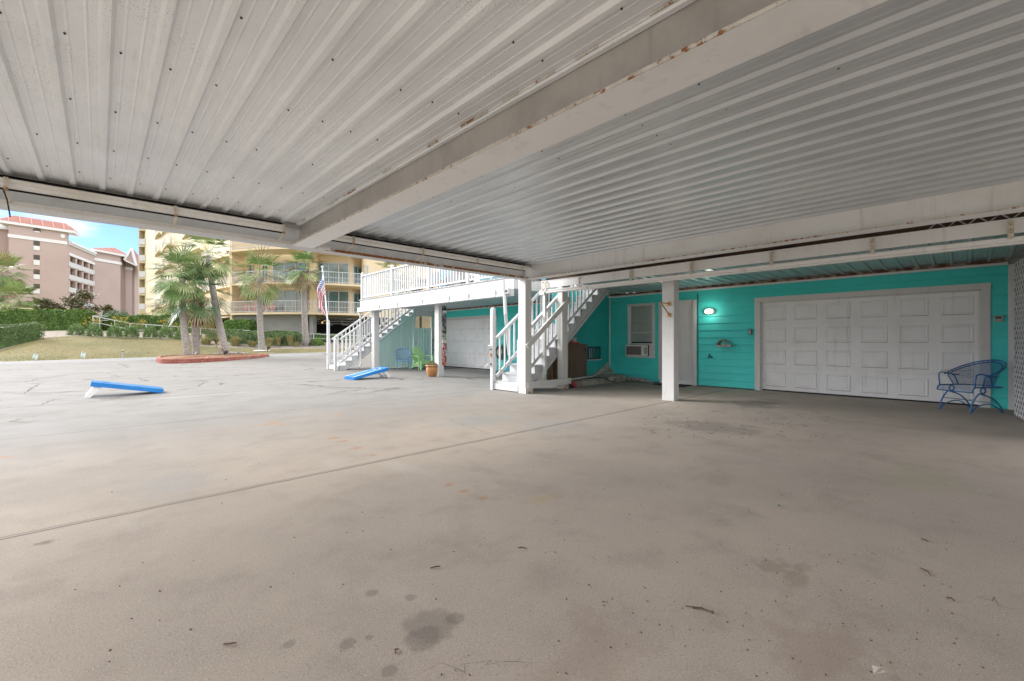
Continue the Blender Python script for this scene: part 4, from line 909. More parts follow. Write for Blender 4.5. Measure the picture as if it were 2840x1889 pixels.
# ================================================================== FURNITURE AND GAMES
def xform(o, loc, rz): o.location = loc; o.rotation_euler.z = rz; return o
q = NB('metal_mesh')
oc = q.co.outputs['Object']; sx = q.n('ShaderNodeSeparateXYZ'); q.l(oc, sx.inputs[0])
u_ = q.math('ADD', sx.outputs[1], q.math('MULTIPLY', sx.outputs[0], .8)); 
a1 = q.math('ABSOLUTE', q.math('SINE', q.math('MULTIPLY', q.math('ADD', u_, sx.outputs[2]), 210)))
a2 = q.math('ABSOLUTE', q.math('SINE', q.math('MULTIPLY', q.math('SUBTRACT', u_, sx.outputs[2]), 210)))
al = q.math('MAXIMUM', q.ramp(a1, .40, .34), q.ramp(a2, .40, .34)); q.l(al, q.b.inputs['Alpha']); q.fin((0.04, 0.15, 0.33), .4, .1)
q = NB('far_metal_mesh')
oc = q.co.outputs['Object']; sx = q.n('ShaderNodeSeparateXYZ'); q.l(oc, sx.inputs[0])
a1 = q.math('ABSOLUTE', q.math('SINE', q.math('MULTIPLY', q.math('ADD', sx.outputs[1], sx.outputs[2]), 160)))
a2 = q.math('ABSOLUTE', q.math('SINE', q.math('MULTIPLY', q.math('SUBTRACT', sx.outputs[1], sx.outputs[2]), 160)))
q.l(q.math('MAXIMUM', q.ramp(a1, .38, .3), q.ramp(a2, .38, .3)), q.b.inputs['Alpha']); q.fin((0.16, 0.33, 0.60), .4)
def smooth_path(pts, n=6):
    pts = [Vector(p) for p in pts]; out_ = []
    P = [pts[0]]+pts+[pts[-1]]
    for i in range(1, len(P)-2):
        for k in range(n):
            t = k/n; p0, p1, p2, p3 = P[i-1:i+3]
            out_.append(.5*((2*p1)+(p2-p0)*t+(2*p0-5*p1+4*p2-p3)*t*t+(3*p1-p0-3*p2+p3)*t**3))
    return out_+[pts[-1]]
def mesh_chair(name, label, enamel, mesh, spring=True):
    t = thing(name, label, 'metal chair', group=None)
    r = .0105
    for s in (-1, 1):
        y = s*.235
        mb = MB()
        if spring:
            mb.tube(smooth_path([(.30,y,.008), (.27,y,.15), (.18,y,.285), (.12,y,.315), (.02,y,.285), (-.12,y,.22), (-.24,y,.10), (-.285,y,.008)]), r, 8)
            mb.tube(smooth_path([(.30,y,.008), (.20,y,.09), (.06,y,.14), (-.08,y,.135), (-.20,y,.07), (-.285,y,.008)]), r*.85, 8)
            mb.tube([(.075+.045*math.cos(a), y, .365+.045*math.sin(a)) for a in [6.283*i/16 for i in range(16)]], r, 8, closed=True)
            mb.bar((.13,y,.315), (.0,y,.275), .02, .018)
            for x in (.30, -.285): mb.lathe([(.02, 0), (.018, .01)], (x, y, .001), 8)
            mb.build('leg', enamel, t, smooth=True)
        else:
            mb.tube(smooth_path([(.27,y,.42), (.29,y,.2), (.31,y,.0)]), r*1.2, 8); mb.build('leg', enamel, t, smooth=True)
            MB().tube(smooth_path([(-.22,y,.42), (-.16,y,.3), (-.26,y,.12), (-.33,y,.0)]), r*1.2, 8).build('leg', enamel, t, smooth=True)
        MB().tube(smooth_path([(.26,y*1.15,.425), (.265,y*1.2,.56), (.24,y*1.22,.63), (.14,y*1.22,.635), (-.02,y*1.2,.60), (-.12,y*1.2,.595)]), r, 8).build('armrest', enamel, t, smooth=True)
        MB().tube(smooth_path([(.02,y*1.18,.61), (-.03,y*1.15,.56), (-.07,y*1.08,.43)]), r, 8).build('arm_support', enamel, t, smooth=True)
    if spring:
        mb = MB().tube([(.24,-.235,.2), (.24,.235,.2)], .005, 6).tube([(-.2,-.235,.15), (-.2,.235,.15)], .005, 6); mb.build('stretcher', enamel, t)
    # seat: flat mesh with a rolled front edge
    prof = [(-.27,.42), (.20,.42), (.26,.412), (.295,.39), (.305,.36), (.30,.335)]
    mb = MB(); mb.extrude(prof, -.27, .27, lambda a, p: (p[0], a, p[1])); st = mb.build('seat', mesh, t)
    MB().tube(smooth_path([(.30,-.27,.335), (.305,-.27,.365), (.28,-.27,.405), (.2,-.27,.42), (-.2,-.27,.42), (-.3,-.16,.42), (-.33,0,.42), (-.3,.16,.42), (-.2,.27,.42), (.2,.27,.42), (.28,.27,.405), (.305,.27,.365), (.30,.27,.335)]), r, 8).tube([(.30,-.27,.335), (.30,.27,.335)], r*.8, 8).build('seat_frame', enamel, t, smooth=True)
    # barrel back
    n = 24; vs = []; rim = []; rim2 = []
    for i in range(n+1):
        ph = R(-112+224*i/n); c_, s_ = math.cos(ph), math.sin(ph); tt = max(0, math.cos(ph*.80))
        top = .60+.22*tt**1.3
        for j in range(6):
            v = j/5; rad = lerp(.255, .325, v); vs.append((-.04-rad*c_*1.0-.04*v*c_, rad*s_*.93, lerp(.43, top-.012, v)))
        rim.append((-.04-.365*c_, .305*s_, top)); rim2.append((-.04-.41*c_, .345*s_, top+.035*tt+.004))
    mb = MB(); mb.add(vs, [(i*6+j, (i+1)*6+j, (i+1)*6+j+1, i*6+j+1) for i in range(n) for j in range(5)]); bk = mb.build('backrest', mesh, t, smooth=True)
    mb = MB().tube(rim, r, 8).tube(rim2, r*.9, 8)
    for i in range(2, n-1):
        m_ = (Vector(rim[i])+Vector(rim2[i]))/2; mb.tube([m_+Vector((.012*math.cos(a), .03*math.sin(a), .012*math.sin(a+1))) for a in [6.283*k/7 for k in range(7)]], .004, 4, closed=True)
    mb.tube([vs[0], vs[5]], r*.8, 6).tube([vs[-6], vs[-1]], r*.8, 6)
    mb.build('back_frame', enamel, t, smooth=True)
    return t
c1 = mesh_chair('patio_chair', 'dark blue wrought iron spring chair in front of the near garage door', 'blue_enamel', 'metal_mesh'); xform(c1, (10.68, -.055, 0), R(141))
c2 = mesh_chair('patio_chair', 'light blue metal mesh armchair against the pale teal fence', 'far_blue_enamel', 'far_metal_mesh', False); xform(c2, (9.08, 16.05, 0), R(242)); 
for c_ in (c1, c2): c_['group'] = 'blue metal armchairs'
# green slatted garden chair (broad arms, fan back)
t = thing('garden_chair', 'lime green plastic slatted garden chair beside the pale gate', 'garden chair')
for s in (-1, 1):
    y = s*.26
    mb = MB().add([(.42,y-.02,0),(.50,y-.02,0),(.47,y-.02,.34),(.36,y-.02,.34),(.42,y+.02,0),(.50,y+.02,0),(.47,y+.02,.34),(.36,y+.02,.34)],[(0,1,2,3),(7,6,5,4),(0,4,5,1),(1,5,6,2),(2,6,7,3),(3,7,4,0)]); mb.build('leg', 'green_plastic', t)
    mb = MB().bar((.42, y, .30), (-.42, y, .06), .035, .12).bar((-.36, y, .12), (-.46, y, .0), .035, .07).build('leg', 'green_plastic', t)
    MB().bbox(-.28, .44, s*.33-.055, s*.33+.055, .545, .57, .02).bar((.36, s*.31, .0), (.38, s*.32, .55), .035, .07).build('armrest', 'green_plastic', t)
mb = MB()
for i in range(6): x = .46-.11*i; mb.bar((x-.005, -.27, .355-.028*i), (x-.005, .27, .355-.028*i), .095, .02)
mb.bbox(.45, .49, -.27, .27, .24, .365).build('seat', 'green_plastic', t)
for i in range(5):
    y0_ = -.20+.10*i; h = [.78, .90, .95, .90, .78][i]; sp_ = (i-2)*.018
    MB().add([(-.08, y0_-.043, .20), (-.08, y0_+.043, .20), (-.08-.36*h/.95, y0_+.048+sp_, h), (-.08-.36*h/.95, y0_-.048+sp_, h), (-.10, y0_-.043, .20), (-.10, y0_+.043, .20), (-.10-.36*h/.95, y0_+.048+sp_, h), (-.10-.36*h/.95, y0_-.048+sp_, h)], [(0,1,2,3),(7,6,5,4),(0,4,5,1),(1,5,6,2),(2,6,7,3),(3,7,4,0)]).build('back_slat', 'green_plastic', t)
MB().bbox(-.30, -.27, -.3, .3, .50, .56).build('back_rail', 'green_plastic', t)
xform(t, (9.75, 15.75, 0), R(268))
# cornhole boards
def cornhole(label, loc, rz, stripes):
    t = thing('bean_bag_board', label, 'bean bag board', group='blue bean bag toss boards')
    Lb, Wb, Hh = 1.20, .60, .30; a = math.asin((Hh-.06)/Lb); ca, sa = math.cos(a), math.sin(a)
    def P(x, y, z): return (x*ca-z*sa, y, x*sa+z*ca+.002)
    n = 24; hx, hr = .97, .076
    mb = MB(); 
    # rim of the top with a round hole
    sq = []
    for k in range(n):
        an = 6.2832*k/n; c_, s_ = math.cos(an), math.sin(an); f_ = .2/max(abs(c_), abs(s_)); sq.append((hx+f_*c_, f_*s_))
    vs = [P(hx+hr*math.cos(6.2832*k/n), hr*math.sin(6.2832*k/n), .09) for k in range(n)]+[P(x, y, .09) for x, y in sq]
    mb.add(vs, [(k, n+k, n+(k+1)%n, (k+1)%n) for k in range(n)])
    for (x0, x1, y0, y1) in ((0, hx-.2, -.3, .3), (hx+.2, Lb, -.3, .3), (hx-.2, hx+.2, -.3, -.2), (hx-.2, hx+.2, .2, .3)):
        mb.add([P(x0,y0,.09), P(x1,y0,.09), P(x1,y1,.09), P(x0,y1,.09)], [(0,1,2,3)])
    mb.add([P(hx+hr*math.cos(6.2832*k/n), hr*math.sin(6.2832*k/n), z) for z in (.09, .07) for k in range(n)], [(k, (k+1)%n, n+(k+1)%n, n+k) for k in range(n)])
    for pl_ in (((0,-.3),(Lb,-.3)), ((Lb,-.3),(Lb,.3)), ((Lb,.3),(0,.3)), ((0,.3),(0,-.3))):
        (xa, ya), (xb, yb) = pl_; mb.add([P(xa,ya,0), P(xb,yb,0), P(xb,yb,.09), P(xa,ya,.09)], [(0,1,2,3)])
    mb.mat(1)
    e = .0915
    if stripes == 'white':
        for y0, y1 in ((-.285, -.235), (.235, .285)): mb.add([P(.01,y0,e), P(Lb-.01,y0*.8,e), P(Lb-.01,y1*.8,e), P(.01,y1,e)], [(0,1,2,3)]) if False else mb.add([P(.0,y0,e), P(.76,y0*.72+(-.0),e), P(.76,y1*.72,e), P(.0,y1,e)], [(0,1,2,3)])
        mb.add([P(hx+(hr+.002)*math.cos(6.2832*k/n), (hr+.002)*math.sin(6.2832*k/n), e) for k in range(n)]+[P(hx+(hr+.028)*math.cos(6.2832*k/n), (hr+.028)*math.sin(6.2832*k/n), e) for k in range(n)], [(k, n+k, n+(k+1)%n, (k+1)%n) for k in range(n)])
    else:
        for y0, y1 in ((-.30, -.275), (.275, .30)): mb.add([P(0,y0,e), P(Lb,y0,e), P(Lb,y1,e), P(0,y1,e)], [(0,1,2,3)])
    mb.build('board', ['board_blue', 'board_white' if stripes == 'white' else 'board_pale_blue'], t)
    # one white folding leg frame with an opening
    for y0, y1 in ((-.27, -.19), (.19, .27)):
        prof = [(.98, .225), (1.10, .255), (1.16, .10), (1.19, .002), (1.11, .002), (1.06, .10)]
        prof = [(1.00, .19), (1.12, .22), (1.22, .08), (1.26, .002), (1.17, .002), (1.10, .08)]
        n2 = 6; mb = MB().add([(x, y0, z) for x, z in prof]+[(x, y1, z) for x, z in prof], [tuple(range(5,-1,-1)), tuple(range(6,12))]+[(k, (k+1)%6, 6+(k+1)%6, 6+k) for k in range(6)]); mb.build('leg', 'board_white', t)
    MB().bar((1.215, -.19, .045), (1.215, .19, .045), .05, .06).build('leg_bar', 'board_white', t)
    xform(t, loc, rz); return t
cornhole('plain blue bean bag toss board lying in the open driveway at left', (1.04, 12.82, 0), R(180), 'pale')
cornhole('blue bean bag toss board with white stripes near the terracotta pot', (5.50, 12.93, 0), R(4), 'white')
# terracotta pot with succulents
pt = thing('plant_pot', 'round terracotta pot of succulents beside the post with carved board', 'plant pot', tuple(PZ(1200, 1044)))
c = PZ(1200, 1044)
MB().lathe([(.135, 0), (.15, .01), (.185, .1), (.215, .2), (.215, .27), (.20, .335), (.245, .355), (.25, .375), (.225, .378), (.195, .35)], c, 28).build('pot', 'terracotta', pt, smooth=True)
MB().lathe([(.20, .352), (.248, .354), (.252, .372), (.235, .381), (.20, .378)], c, 28).build('rim', 'terracotta_rim', pt, smooth=True)
MB().lathe([(.19, .34), (.01, .36)], c, 20).build('soil', 'soil', pt)
mb = MB()
for i in range(420):
    a = random.uniform(0, 6.283); r_ = .2*random.random()**.5; h = random.uniform(.03, .13)*(1.2-r_*3); b0 = c+Vector((r_*math.cos(a), r_*math.sin(a), .36)); tp = b0+Vector((random.uniform(-.04,.04), random.uniform(-.04,.04), h)); sd2 = Vector((random.uniform(-1,1), random.uniform(-1,1), .3)).normalized()*.013
    mb.add([b0-sd2, b0+sd2, tp+sd2, tp-sd2], [(0,1,2,3)])
mb.build('succulents', 'succulent', pt)
# carved board on the post
cb = MB(); n = 40; prof = []
for k in range(n):
    a = 6.2832*k/n; prof.append((math.copysign(abs(math.cos(a))**.8, math.cos(a)), math.copysign(abs(math.sin(a))**.16, math.sin(a))))
y0_ = PXp(1231, 930, 8.28)
zt = PYp(1231, 848, 11.93).z; zb = PYp(1231, 1014, 11.93).z; xc = PYp(1231.5, 930, 11.93).x; zc = (zt+zb)/2; hz = (zt-zb)/2
v = []
for yy, sc_ in ((11.945, .92), (11.93, 1.0), (11.91, .96), (11.895, .8)):
    v += [(xc+.088*sc_*px_*(1.0+.12*pz_*-1*.5), yy, zc+hz*(.985+.015*sc_)*pz_) for px_, pz_ in prof]
cb.add(v, [tuple(range(n)), tuple(range(4*n-1, 3*n-1, -1))]+[(q_*n+k, (q_+1)*n+k, (q_+1)*n+(k+1)%n, q_*n+(k+1)%n) for q_ in range(3) for k in range(n)])
cbt2 = thing('carved_board', 'tall painted tiki style board, black above and red below, on a post', 'carved board', (xc, 11.92, zb))
cb.build('board', 'carved_board', cbt2)
mb = MB(); zz = zt-.20
for k in range(-2, 3): mb.add([(xc+k*.03-.013, 11.888, zz), (xc+k*.03+.013, 11.888, zz), (xc+k*.03, 11.888, zz-.10)], [(0,2,1)])
mb.box(xc-.075, xc+.075, 11.885, 11.895, zz, zz+.03).build('painted_teeth', 'board_white', cbt2)
# ------------------------------------------------------------------ flag pole and flag
ZP = 19.3; ptop = PD(894, 743, ZP); pbot = PZ(921, 1018.4); 
fp = thing('flag_pole', 'slim white flagpole leaning beside the far staircase', 'flagpole', tuple(pbot))
MB().tube([pbot, lerp(pbot, ptop, .45), ptop], [.04, .035, .022], 12).build('pole', 'pole_white', fp, smooth=True)
MB().ball(ptop+Vector((0,0,.04)), .055, 12, 8).build('finial', 'bright_white', fp, smooth=True)
MB().ball(lerp(pbot, ptop, .74)+Vector((0,-.03,0)), .04, 8, 6).build('cleat', 'mid_plastic', fp)
pdir = (pbot-ptop).normalized(); SD = Vector((Rx, Ry, 0)); FD = Vector((Fx, Fy, 0))
NU, NV = 60, 39
mb = MB(); grid = []
for j in range(NV+1):
    v = j/NV; hp = ptop+pdir*(.17+.98*v)
    row = []
    for i in range(NU+1):
        u = i/NU
        x = -.40*(1-(1-min(u*1.5,1))**2)*(1-.25*v)+.06*math.sin(u*7+v*2)
        x *= 1.0; zz = -1.50*u*(.80+.2*u)*.96+.50*v*0-.10*(1-v)*u
        x += .34*v*u*1.0
        x = x*(1-.10*u); dep = .09*math.sin(u*9+v*5)*min(1, u*3)+.07*math.sin(v*11+u*3)*min(1, u*2)
        zz += -.42*v*0
        row.append(hp+SD*(x*.58)+FD*(dep-.03)+Vector((0, 0, zz*(1-.28*v))))
    grid.append(row)
vs = [p_ for r_ in grid for p_ in r_]; mb.v = [tuple(p_) for p_ in vs]
stars = [(c_, r_) for r_ in range(9) for c_ in range(11) if (c_+r_)%2 == 0]
for j in range(NV):
    for i in range(NU):
        u = (i+.5)/NU; v = (j+.5)/NV; stripe = int(v*13); m_ = 0 if stripe%2 == 0 else 1
        if u < .4 and v < 7/13:
            m_ = 2; gu, gv = u/.4*12-1, v/(7/13)*10-1
            ru, rv = round(gu), round(gv)
            if 0 <= ru <= 10 and 0 <= rv <= 8 and (ru+rv)%2 == 0 and abs(gu-ru) < .3 and abs(gv-rv) < .3: m_ = 1
        a = j*(NU+1)+i; mb.f.append((a, a+1, a+NU+2, a+NU+1)); mb.mi.append(m_)
fl = mb.build('flag', ['flag_red', 'flag_white', 'flag_blue'], None, smooth=True); tag(fl, 'limp American flag hanging from the leaning white pole', 'flag')
# deck furniture glimpsed behind the far railing
def deck_item(name, label, cat, y, fn):
    mb = MB(); fn(mb, y); o = mb.build(name, 'furniture_dark'); tag(o, label, cat)
deck_item('covered_grill', 'dark covered grill behind the far deck railing', 'grill', 13.3, lambda mb, y: mb.bbox(9.6, 10.2, y-.6, y+.5, 2.88, 3.62, .08).bbox(9.65, 10.15, y-.35, y+.35, 3.62, 3.85, .1))
deck_item('deck_table', 'dark patio table behind the far deck railing', 'table', 15.0, lambda mb, y: mb.lathe([(.6, 3.58), (.6, 3.61)], (9.8, y, 0), 20).lathe([(.04, 2.87), (.04, 3.58)], (9.8, y, 0), 8).lathe([(.3, 2.87), (.28, 2.9)], (9.8, y, 0), 14))
for i, (y, x, lb) in enumerate(((14.2, 9.2, 'dark deck chair right of the table behind the far railing'), (15.9, 9.5, 'dark deck chair left of the table behind the far railing'))):
    t = thing('deck_chair', lb, 'deck chair', (x, y, 2.87), 'dark chairs on the far deck')
    MB().box(x-.25, x+.25, y-.25, y+.25, 3.28, 3.33).build('seat', 'furniture_dark', t); MB().box(x+.22, x+.26, y-.25, y+.25, 3.33, 3.85).build('backrest', 'furniture_dark', t)
    for sx_ in (-.22, .22):
        for sy_ in (-.22, .22): MB().box(x+sx_-.02, x+sx_+.02, y+sy_-.02, y+sy_+.02, 2.87, 3.28).build('leg', 'furniture_dark', t)
# floor litter
mb = MB(); 
for i in range(190):
    px = random.gauss(2150, 420); py = random.uniform(1180, 1880)
    if not (1150 < px < 2820): continue
    p = PZ(px, py, .001); s = random.uniform(.0015, .004); a = random.uniform(0, 3.14)
    mb.bar(p-Vector((s*math.cos(a), s*math.sin(a), 0)), p+Vector((s*math.cos(a), s*math.sin(a), .001)), s*.9, .003)
for i in range(60):
    p = PZ(random.uniform(80, 1900), random.uniform(1150, 1880), .001); s = random.uniform(.002, .005); a = random.uniform(0, 3.14)
    mb.bar(p-Vector((s*math.cos(a), s*math.sin(a), 0)), p+Vector((s*math.cos(a), s*math.sin(a), .001)), s, .003)
for i in range(110):
    px = random.uniform(1780, 2320); p = PZ(px, random.uniform(1125, 1215), .002); a = random.uniform(0, 3.14); l_ = random.uniform(.01, .05)
    mb.bar(p, p+Vector((l_*math.cos(a), l_*math.sin(a), .001)), .004, .003)
o = mb.build('floor_debris', 'twig_brown'); tag(o, 'scattered dark crumbs and bits of leaf on the concrete floor', 'debris', kind='stuff')
tw = [((1922, 1686), (1975, 1698), 'forked dry twig on the concrete floor, lower right of centre'), ((1438, 1519), (1462, 1521), 'short straight twig on the floor in the middle of the slab'), ((1193, 1575), (1222, 1571), 'thin twig left of the middle of the slab'), ((2552, 1575), (2583, 1598), 'curved brown twig on the floor below the garage door'), ((2625, 1657), (2648, 1668), 'dark bent twig at the right side of the slab'), ((2555, 1493), (2575, 1503), 'tiny pale twig right of centre toward the lattice'), ((1098, 1812), (1107, 1800), 'small dark twig beside the round oil stain'), ((620, 1786), (655, 1782), 'thin twig near the lower left oil spots')]
for a_, b2, lb in tw:
    p = PZ(*a_, .004); r_ = PZ(*b2, .004); m_ = (p+r_)/2+Vector((random.uniform(-.012,.012), random.uniform(-.012,.012), .004))
    mb = MB().tube([p, m_, r_], [.003, .0035, .002], 5); 
    if 'forked' in lb: mb.tube([p+Vector((-.01,.03,0)), m_, r_], .002, 5).ball(r_, .007, 6, 4)
    o = mb.build('twig', 'twig_brown'); tag(o, lb, 'twig', 'fallen twigs on the slab')
p = PZ(2437, 1862, .01); mb = MB().add([p+Vector((-.03,.01,.0)), p+Vector((0,-.018,.008)), p+Vector((.03,-.005,0)), p+Vector((0,.018,.012))], [(0,1,2,3)]); o = mb.build('fallen_leaf', 'strap_beige', solid=.001); tag(o, 'pale yellow leaf at the bottom right of the slab', 'leaf')
p = PZ(2161, 1403, .006); mb = MB().add([p+Vector((-.02,.0,.0)), p+Vector((0,-.012,.006)), p+Vector((.025,.0,0)), p+Vector((0,.012,.008))], [(0,1,2,3)]); o = mb.build('fallen_leaf', 'shrub_green', solid=.001); tag(o, 'small green leaf on the slab right of centre', 'leaf')
# ================================================================== ISLAND BED WITH PALMS
isl = thing('brick_planter', 'low curved red block planter around three palms in the driveway', 'planter', tuple(PZ(560, 1005)))
pts = []
front = [(434,1001,24.0), (440,1011,22.2), (470,1011.5,21.9), (520,1010,22.3), (580,1006,23.2), (640,1001,24.6), (700,996,26.6), (742,991.5,29.2)]
back = [(742,988,30.5), (690,986,31), (600,988,29.8), (520,989,28.8), (460,993,27.2), (436,997,25.6)]
ring = [Vector((PD(a,b_,s).x, PD(a,b_,s).y, 0)) for a, b_, s in front+back]
def catm_closed(P, n=8):
    o_ = []; m = len(P)
    for i in range(m):
        p0, p1, p2, p3 = P[i-1], P[i], P[(i+1)%m], P[(i+2)%m]
        for k in range(n):
            t = k/n; o_.append(.5*((2*p1)+(p2-p0)*t+(2*p0-5*p1+4*p2-p3)*t*t+(3*p1-p0-3*p2+p3)*t**3))
    return o_
rc = catm_closed(ring)
cen = sum(rc, Vector())/len(rc)
# resample to block lengths
lens = [0]
for i in range(len(rc)): lens.append(lens[-1]+(rc[(i+1)%len(rc)]-rc[i]).length)
def at(d):
    d %= lens[-1]
    for i in range(len(rc)):
        if lens[i+1] >= d: return rc[i].lerp(rc[(i+1)%len(rc)], (d-lens[i])/max(1e-6, lens[i+1]-lens[i]))
    return rc[0]
mb = MB(); BLK = .40
for course in range(3):
    d = .2*(course%2); end = d+lens[-1]
    while d < end-.2:
        a, b_ = at(d+.012), at(d+BLK-.012); dirv = (b_-a).normalized(); inn = Vector((-dirv.y, dirv.x, 0));
        if (cen-a).dot(inn) < 0: inn = -inn
        off = inn*(.015*course+random.uniform(-.012,.012)); th_ = inn*.16
        z0, z1 = .0+.088*course, .088*(course+1)-.014
        if course == 2 and a.y > 1e9: pass
        mb.cur = 1 if random.random() < .12 else 0
        mb.add([a+off+Vector((0,0,z0)), b_+off+Vector((0,0,z0)), b_+off+th_+Vector((0,0,z0)), a+off+th_+Vector((0,0,z0)), a+off+Vector((0,0,z1)), b_+off+Vector((0,0,z1)), b_+off+th_+Vector((0,0,z1)), a+off+th_+Vector((0,0,z1))], [(0,3,2,1),(4,5,6,7),(0,1,5,4),(1,2,6,5),(2,3,7,6),(3,0,4,7)]); d += BLK
mb.build('block_edging', ['brick_red', 'brick_grey'], isl)
mb = MB(); m = len(rc); inner = [p_+(cen-p_).normalized()*.12+Vector((0,0,.20)) for p_ in rc]; mid = [p_.lerp(cen, .5)+Vector((0,0,.27+random.uniform(-.03,.03))) for p_ in rc]
mb.add(inner+mid+[cen+Vector((0,0,.3))], [(k, (k+1)%m, m+(k+1)%m, m+k) for k in range(m)]+[(m+k, m+(k+1)%m, 2*m) for k in range(m)]); mb.build('mulch', 'mulch', isl)
# ------------------------------------------------------------------ palms
def frond(mb, org, d, pet, rad, nl, droop, spread, mi, width=.08):
    d = d.normalized(); mb.cur = 3 if mi == 3 else mi
    side = d.cross(Vector((0,0,1)))
    if side.length < .1: side = Vector((1,0,0))
    side.normalize(); nrm = side.cross(d).normalized()
    if nrm.z < 0: nrm = -nrm
    mid = org+d*pet*.55+Vector((0,0,-.0)); hub = org+d*pet+Vector((0,0,-pet*droop*.35))
    w_ = side*.014
    mb.add([org-w_, org+w_, hub+w_, hub-w_], [(0,1,2,3)])
    d2 = (d+Vector((0,0,-droop*.9))).normalized(); n2 = side.cross(d2).normalized()
    if n2.z < 0: n2 = -n2
    for k in range(nl):
        t = (k+.5)/nl*2-1; an = t*spread+random.uniform(-.03,.03)
        dir_ = (d2*math.cos(an)+side*math.sin(an)+n2*(.28*abs(t)-.05)).normalized()
        L_ = rad*(1-.28*abs(t)**1.5)*random.uniform(.88,1.08)
        p1 = hub+dir_*L_*.55; tipd = (dir_+Vector((0,0,-droop*.9-.25*random.random()))).normalized(); p2 = p1+tipd*L_*.45
        ws = dir_.cross(n2).normalized()*width*.5*random.uniform(.8,1.1)
        mb.add([hub, p1+ws, p1-ws, p2], [(0,1,2), (1,3,2)])
def palm(name, label, base, top, r0, r1, crown, n, seed, boot=None, mix=(.5,.3,.1,.1), group='sabal palms', nl=19, spread=1.75):
    random.seed(seed); base, top = Vector(base), Vector(top)
    t = thing(name, label, 'palm tree', tuple(base), group)
    npt = 14; path = []; rr = []
    for i in range(npt+1):
        u = i/npt; b_ = base.lerp(top, u); bow = (top-base).cross(Vector((Fx,Fy,0))).normalized() if (top-base).length else Vector()
        path.append(b_+bow*0.10*math.sin(u*3.14)); rr.append(lerp(r0, r1, u)*(1+.03*math.sin(i*2.1))*(1.18 if i == 0 else 1))
    path[0].z -= .25
    MB().tube(path, rr, 14).build('trunk', 'trunk_bark', t, smooth=True)
    if boot:
        mb = MB(); bl = boot; k = 0
        zz = 0
        while zz < bl:
            for j in range(9):
                an = 6.283*(j/9)+zz*9; c_ = Vector((math.cos(an), math.sin(an), 0)); p0 = top+Vector((0,0,-bl+zz))+c_*r1*.95; p1 = p0+c_*(.16+.1*math.sin(3.14*zz/bl))+Vector((0,0,.20)); s_ = Vector((-c_.y, c_.x, 0))*.05
                mb.add([p0-s_, p0+s_, p1+s_*.5, p1-s_*.5, p0-s_+Vector((0,0,-.05)), p0+s_+Vector((0,0,-.05))], [(0,1,2,3), (4,5,1,0), (5,4,3,2)])
            zz += .10
        mb.build('boot_stubs', 'trunk_boot', t)
    mb = MB(); ga_ = 2.39996
    for i in range(n):
        u = (i+.5)/n; el = R(lerp(82, -58, u**.85)); az = i*ga_+random.uniform(-.25,.25)
        d = Vector((math.cos(el)*math.cos(az), math.cos(el)*math.sin(az), math.sin(el)))
        mi = 0
        x = random.random()
        mi = 0 if x < mix[0] else 1 if x < mix[0]+mix[1] else 2 if x < mix[0]+mix[1]+mix[2] else 3
        if u > .9 and random.random() < .5: mi = 3
        frond(mb, top+Vector((0,0,.05+.25*(1-u))), d, crown*random.uniform(.42,.56), crown*random.uniform(.5,.62), nl, .16+.42*u, spread, mi)
    mb.build('crown', ['frond_green', 'frond_pale', 'frond_deep', 'frond_dead'], t)
    random.seed(seed+99); return t
def pp_(px, py, Z): return PD(px, py, Z)
palm('palm_tree', 'straight trunked palm on the left of the planter', pp_(521,989,26.6), pp_(505,772,26.6), .20, .16, 2.05, 32, 11)
palm('palm_tree', 'short palm with shaggy booted trunk in the middle of the planter', pp_(545,987,27.6), pp_(549,820,27.6), .19, .22, 2.5, 30, 12, boot=1.9, mix=(.35,.1,.5,.05))
palm('palm_tree', 'tall leaning palm on the right of the planter', pp_(628,985,28), pp_(577,712,28), .23, .15, 2.1, 32, 13)
palm('palm_tree', 'palm with white patch at its foot on the lawn across the road', pp_(727,972,36), pp_(721,768,36), .26, .20, 2.45, 38, 14, mix=(.45,.35,.05,.15))
palm('palm_tree', 'palm with booted neck standing just left of the flag', pp_(850,955,40), pp_(844,752,40), .27, .24, 2.2, 34, 15, boot=1.2)
palm('palm_tree', 'small grey green feathery palm by the white fence left of the planter', pp_(487,905,46), pp_(484,852,46), .30, .34, 2.9, 50, 16, boot=.8, mix=(.55,.3,.1,.05), group='fan palms behind the hedges')
palm('palm_tree', 'bright green fan palm above the big hedge at the left edge', pp_(52,905,44), pp_(52,838,44), .2, .2, 2.2, 34, 17, mix=(.35,.6,.0,.05), group='fan palms behind the hedges', nl=26)
palm('palm_tree', 'tall fan palm cut off by the left edge of the photo', pp_(8,905,46), pp_(4,762,46), .22, .2, 2.7, 38, 18, mix=(.4,.55,.0,.05), group='fan palms behind the hedges', nl=26)
palm('palm_tree', 'palm beyond the far deck railing', pp_(1100,900,30), pp_(1100,765,30), .18, .18, 1.6, 34, 19, group='palms beyond the far deck')
random.seed(5)
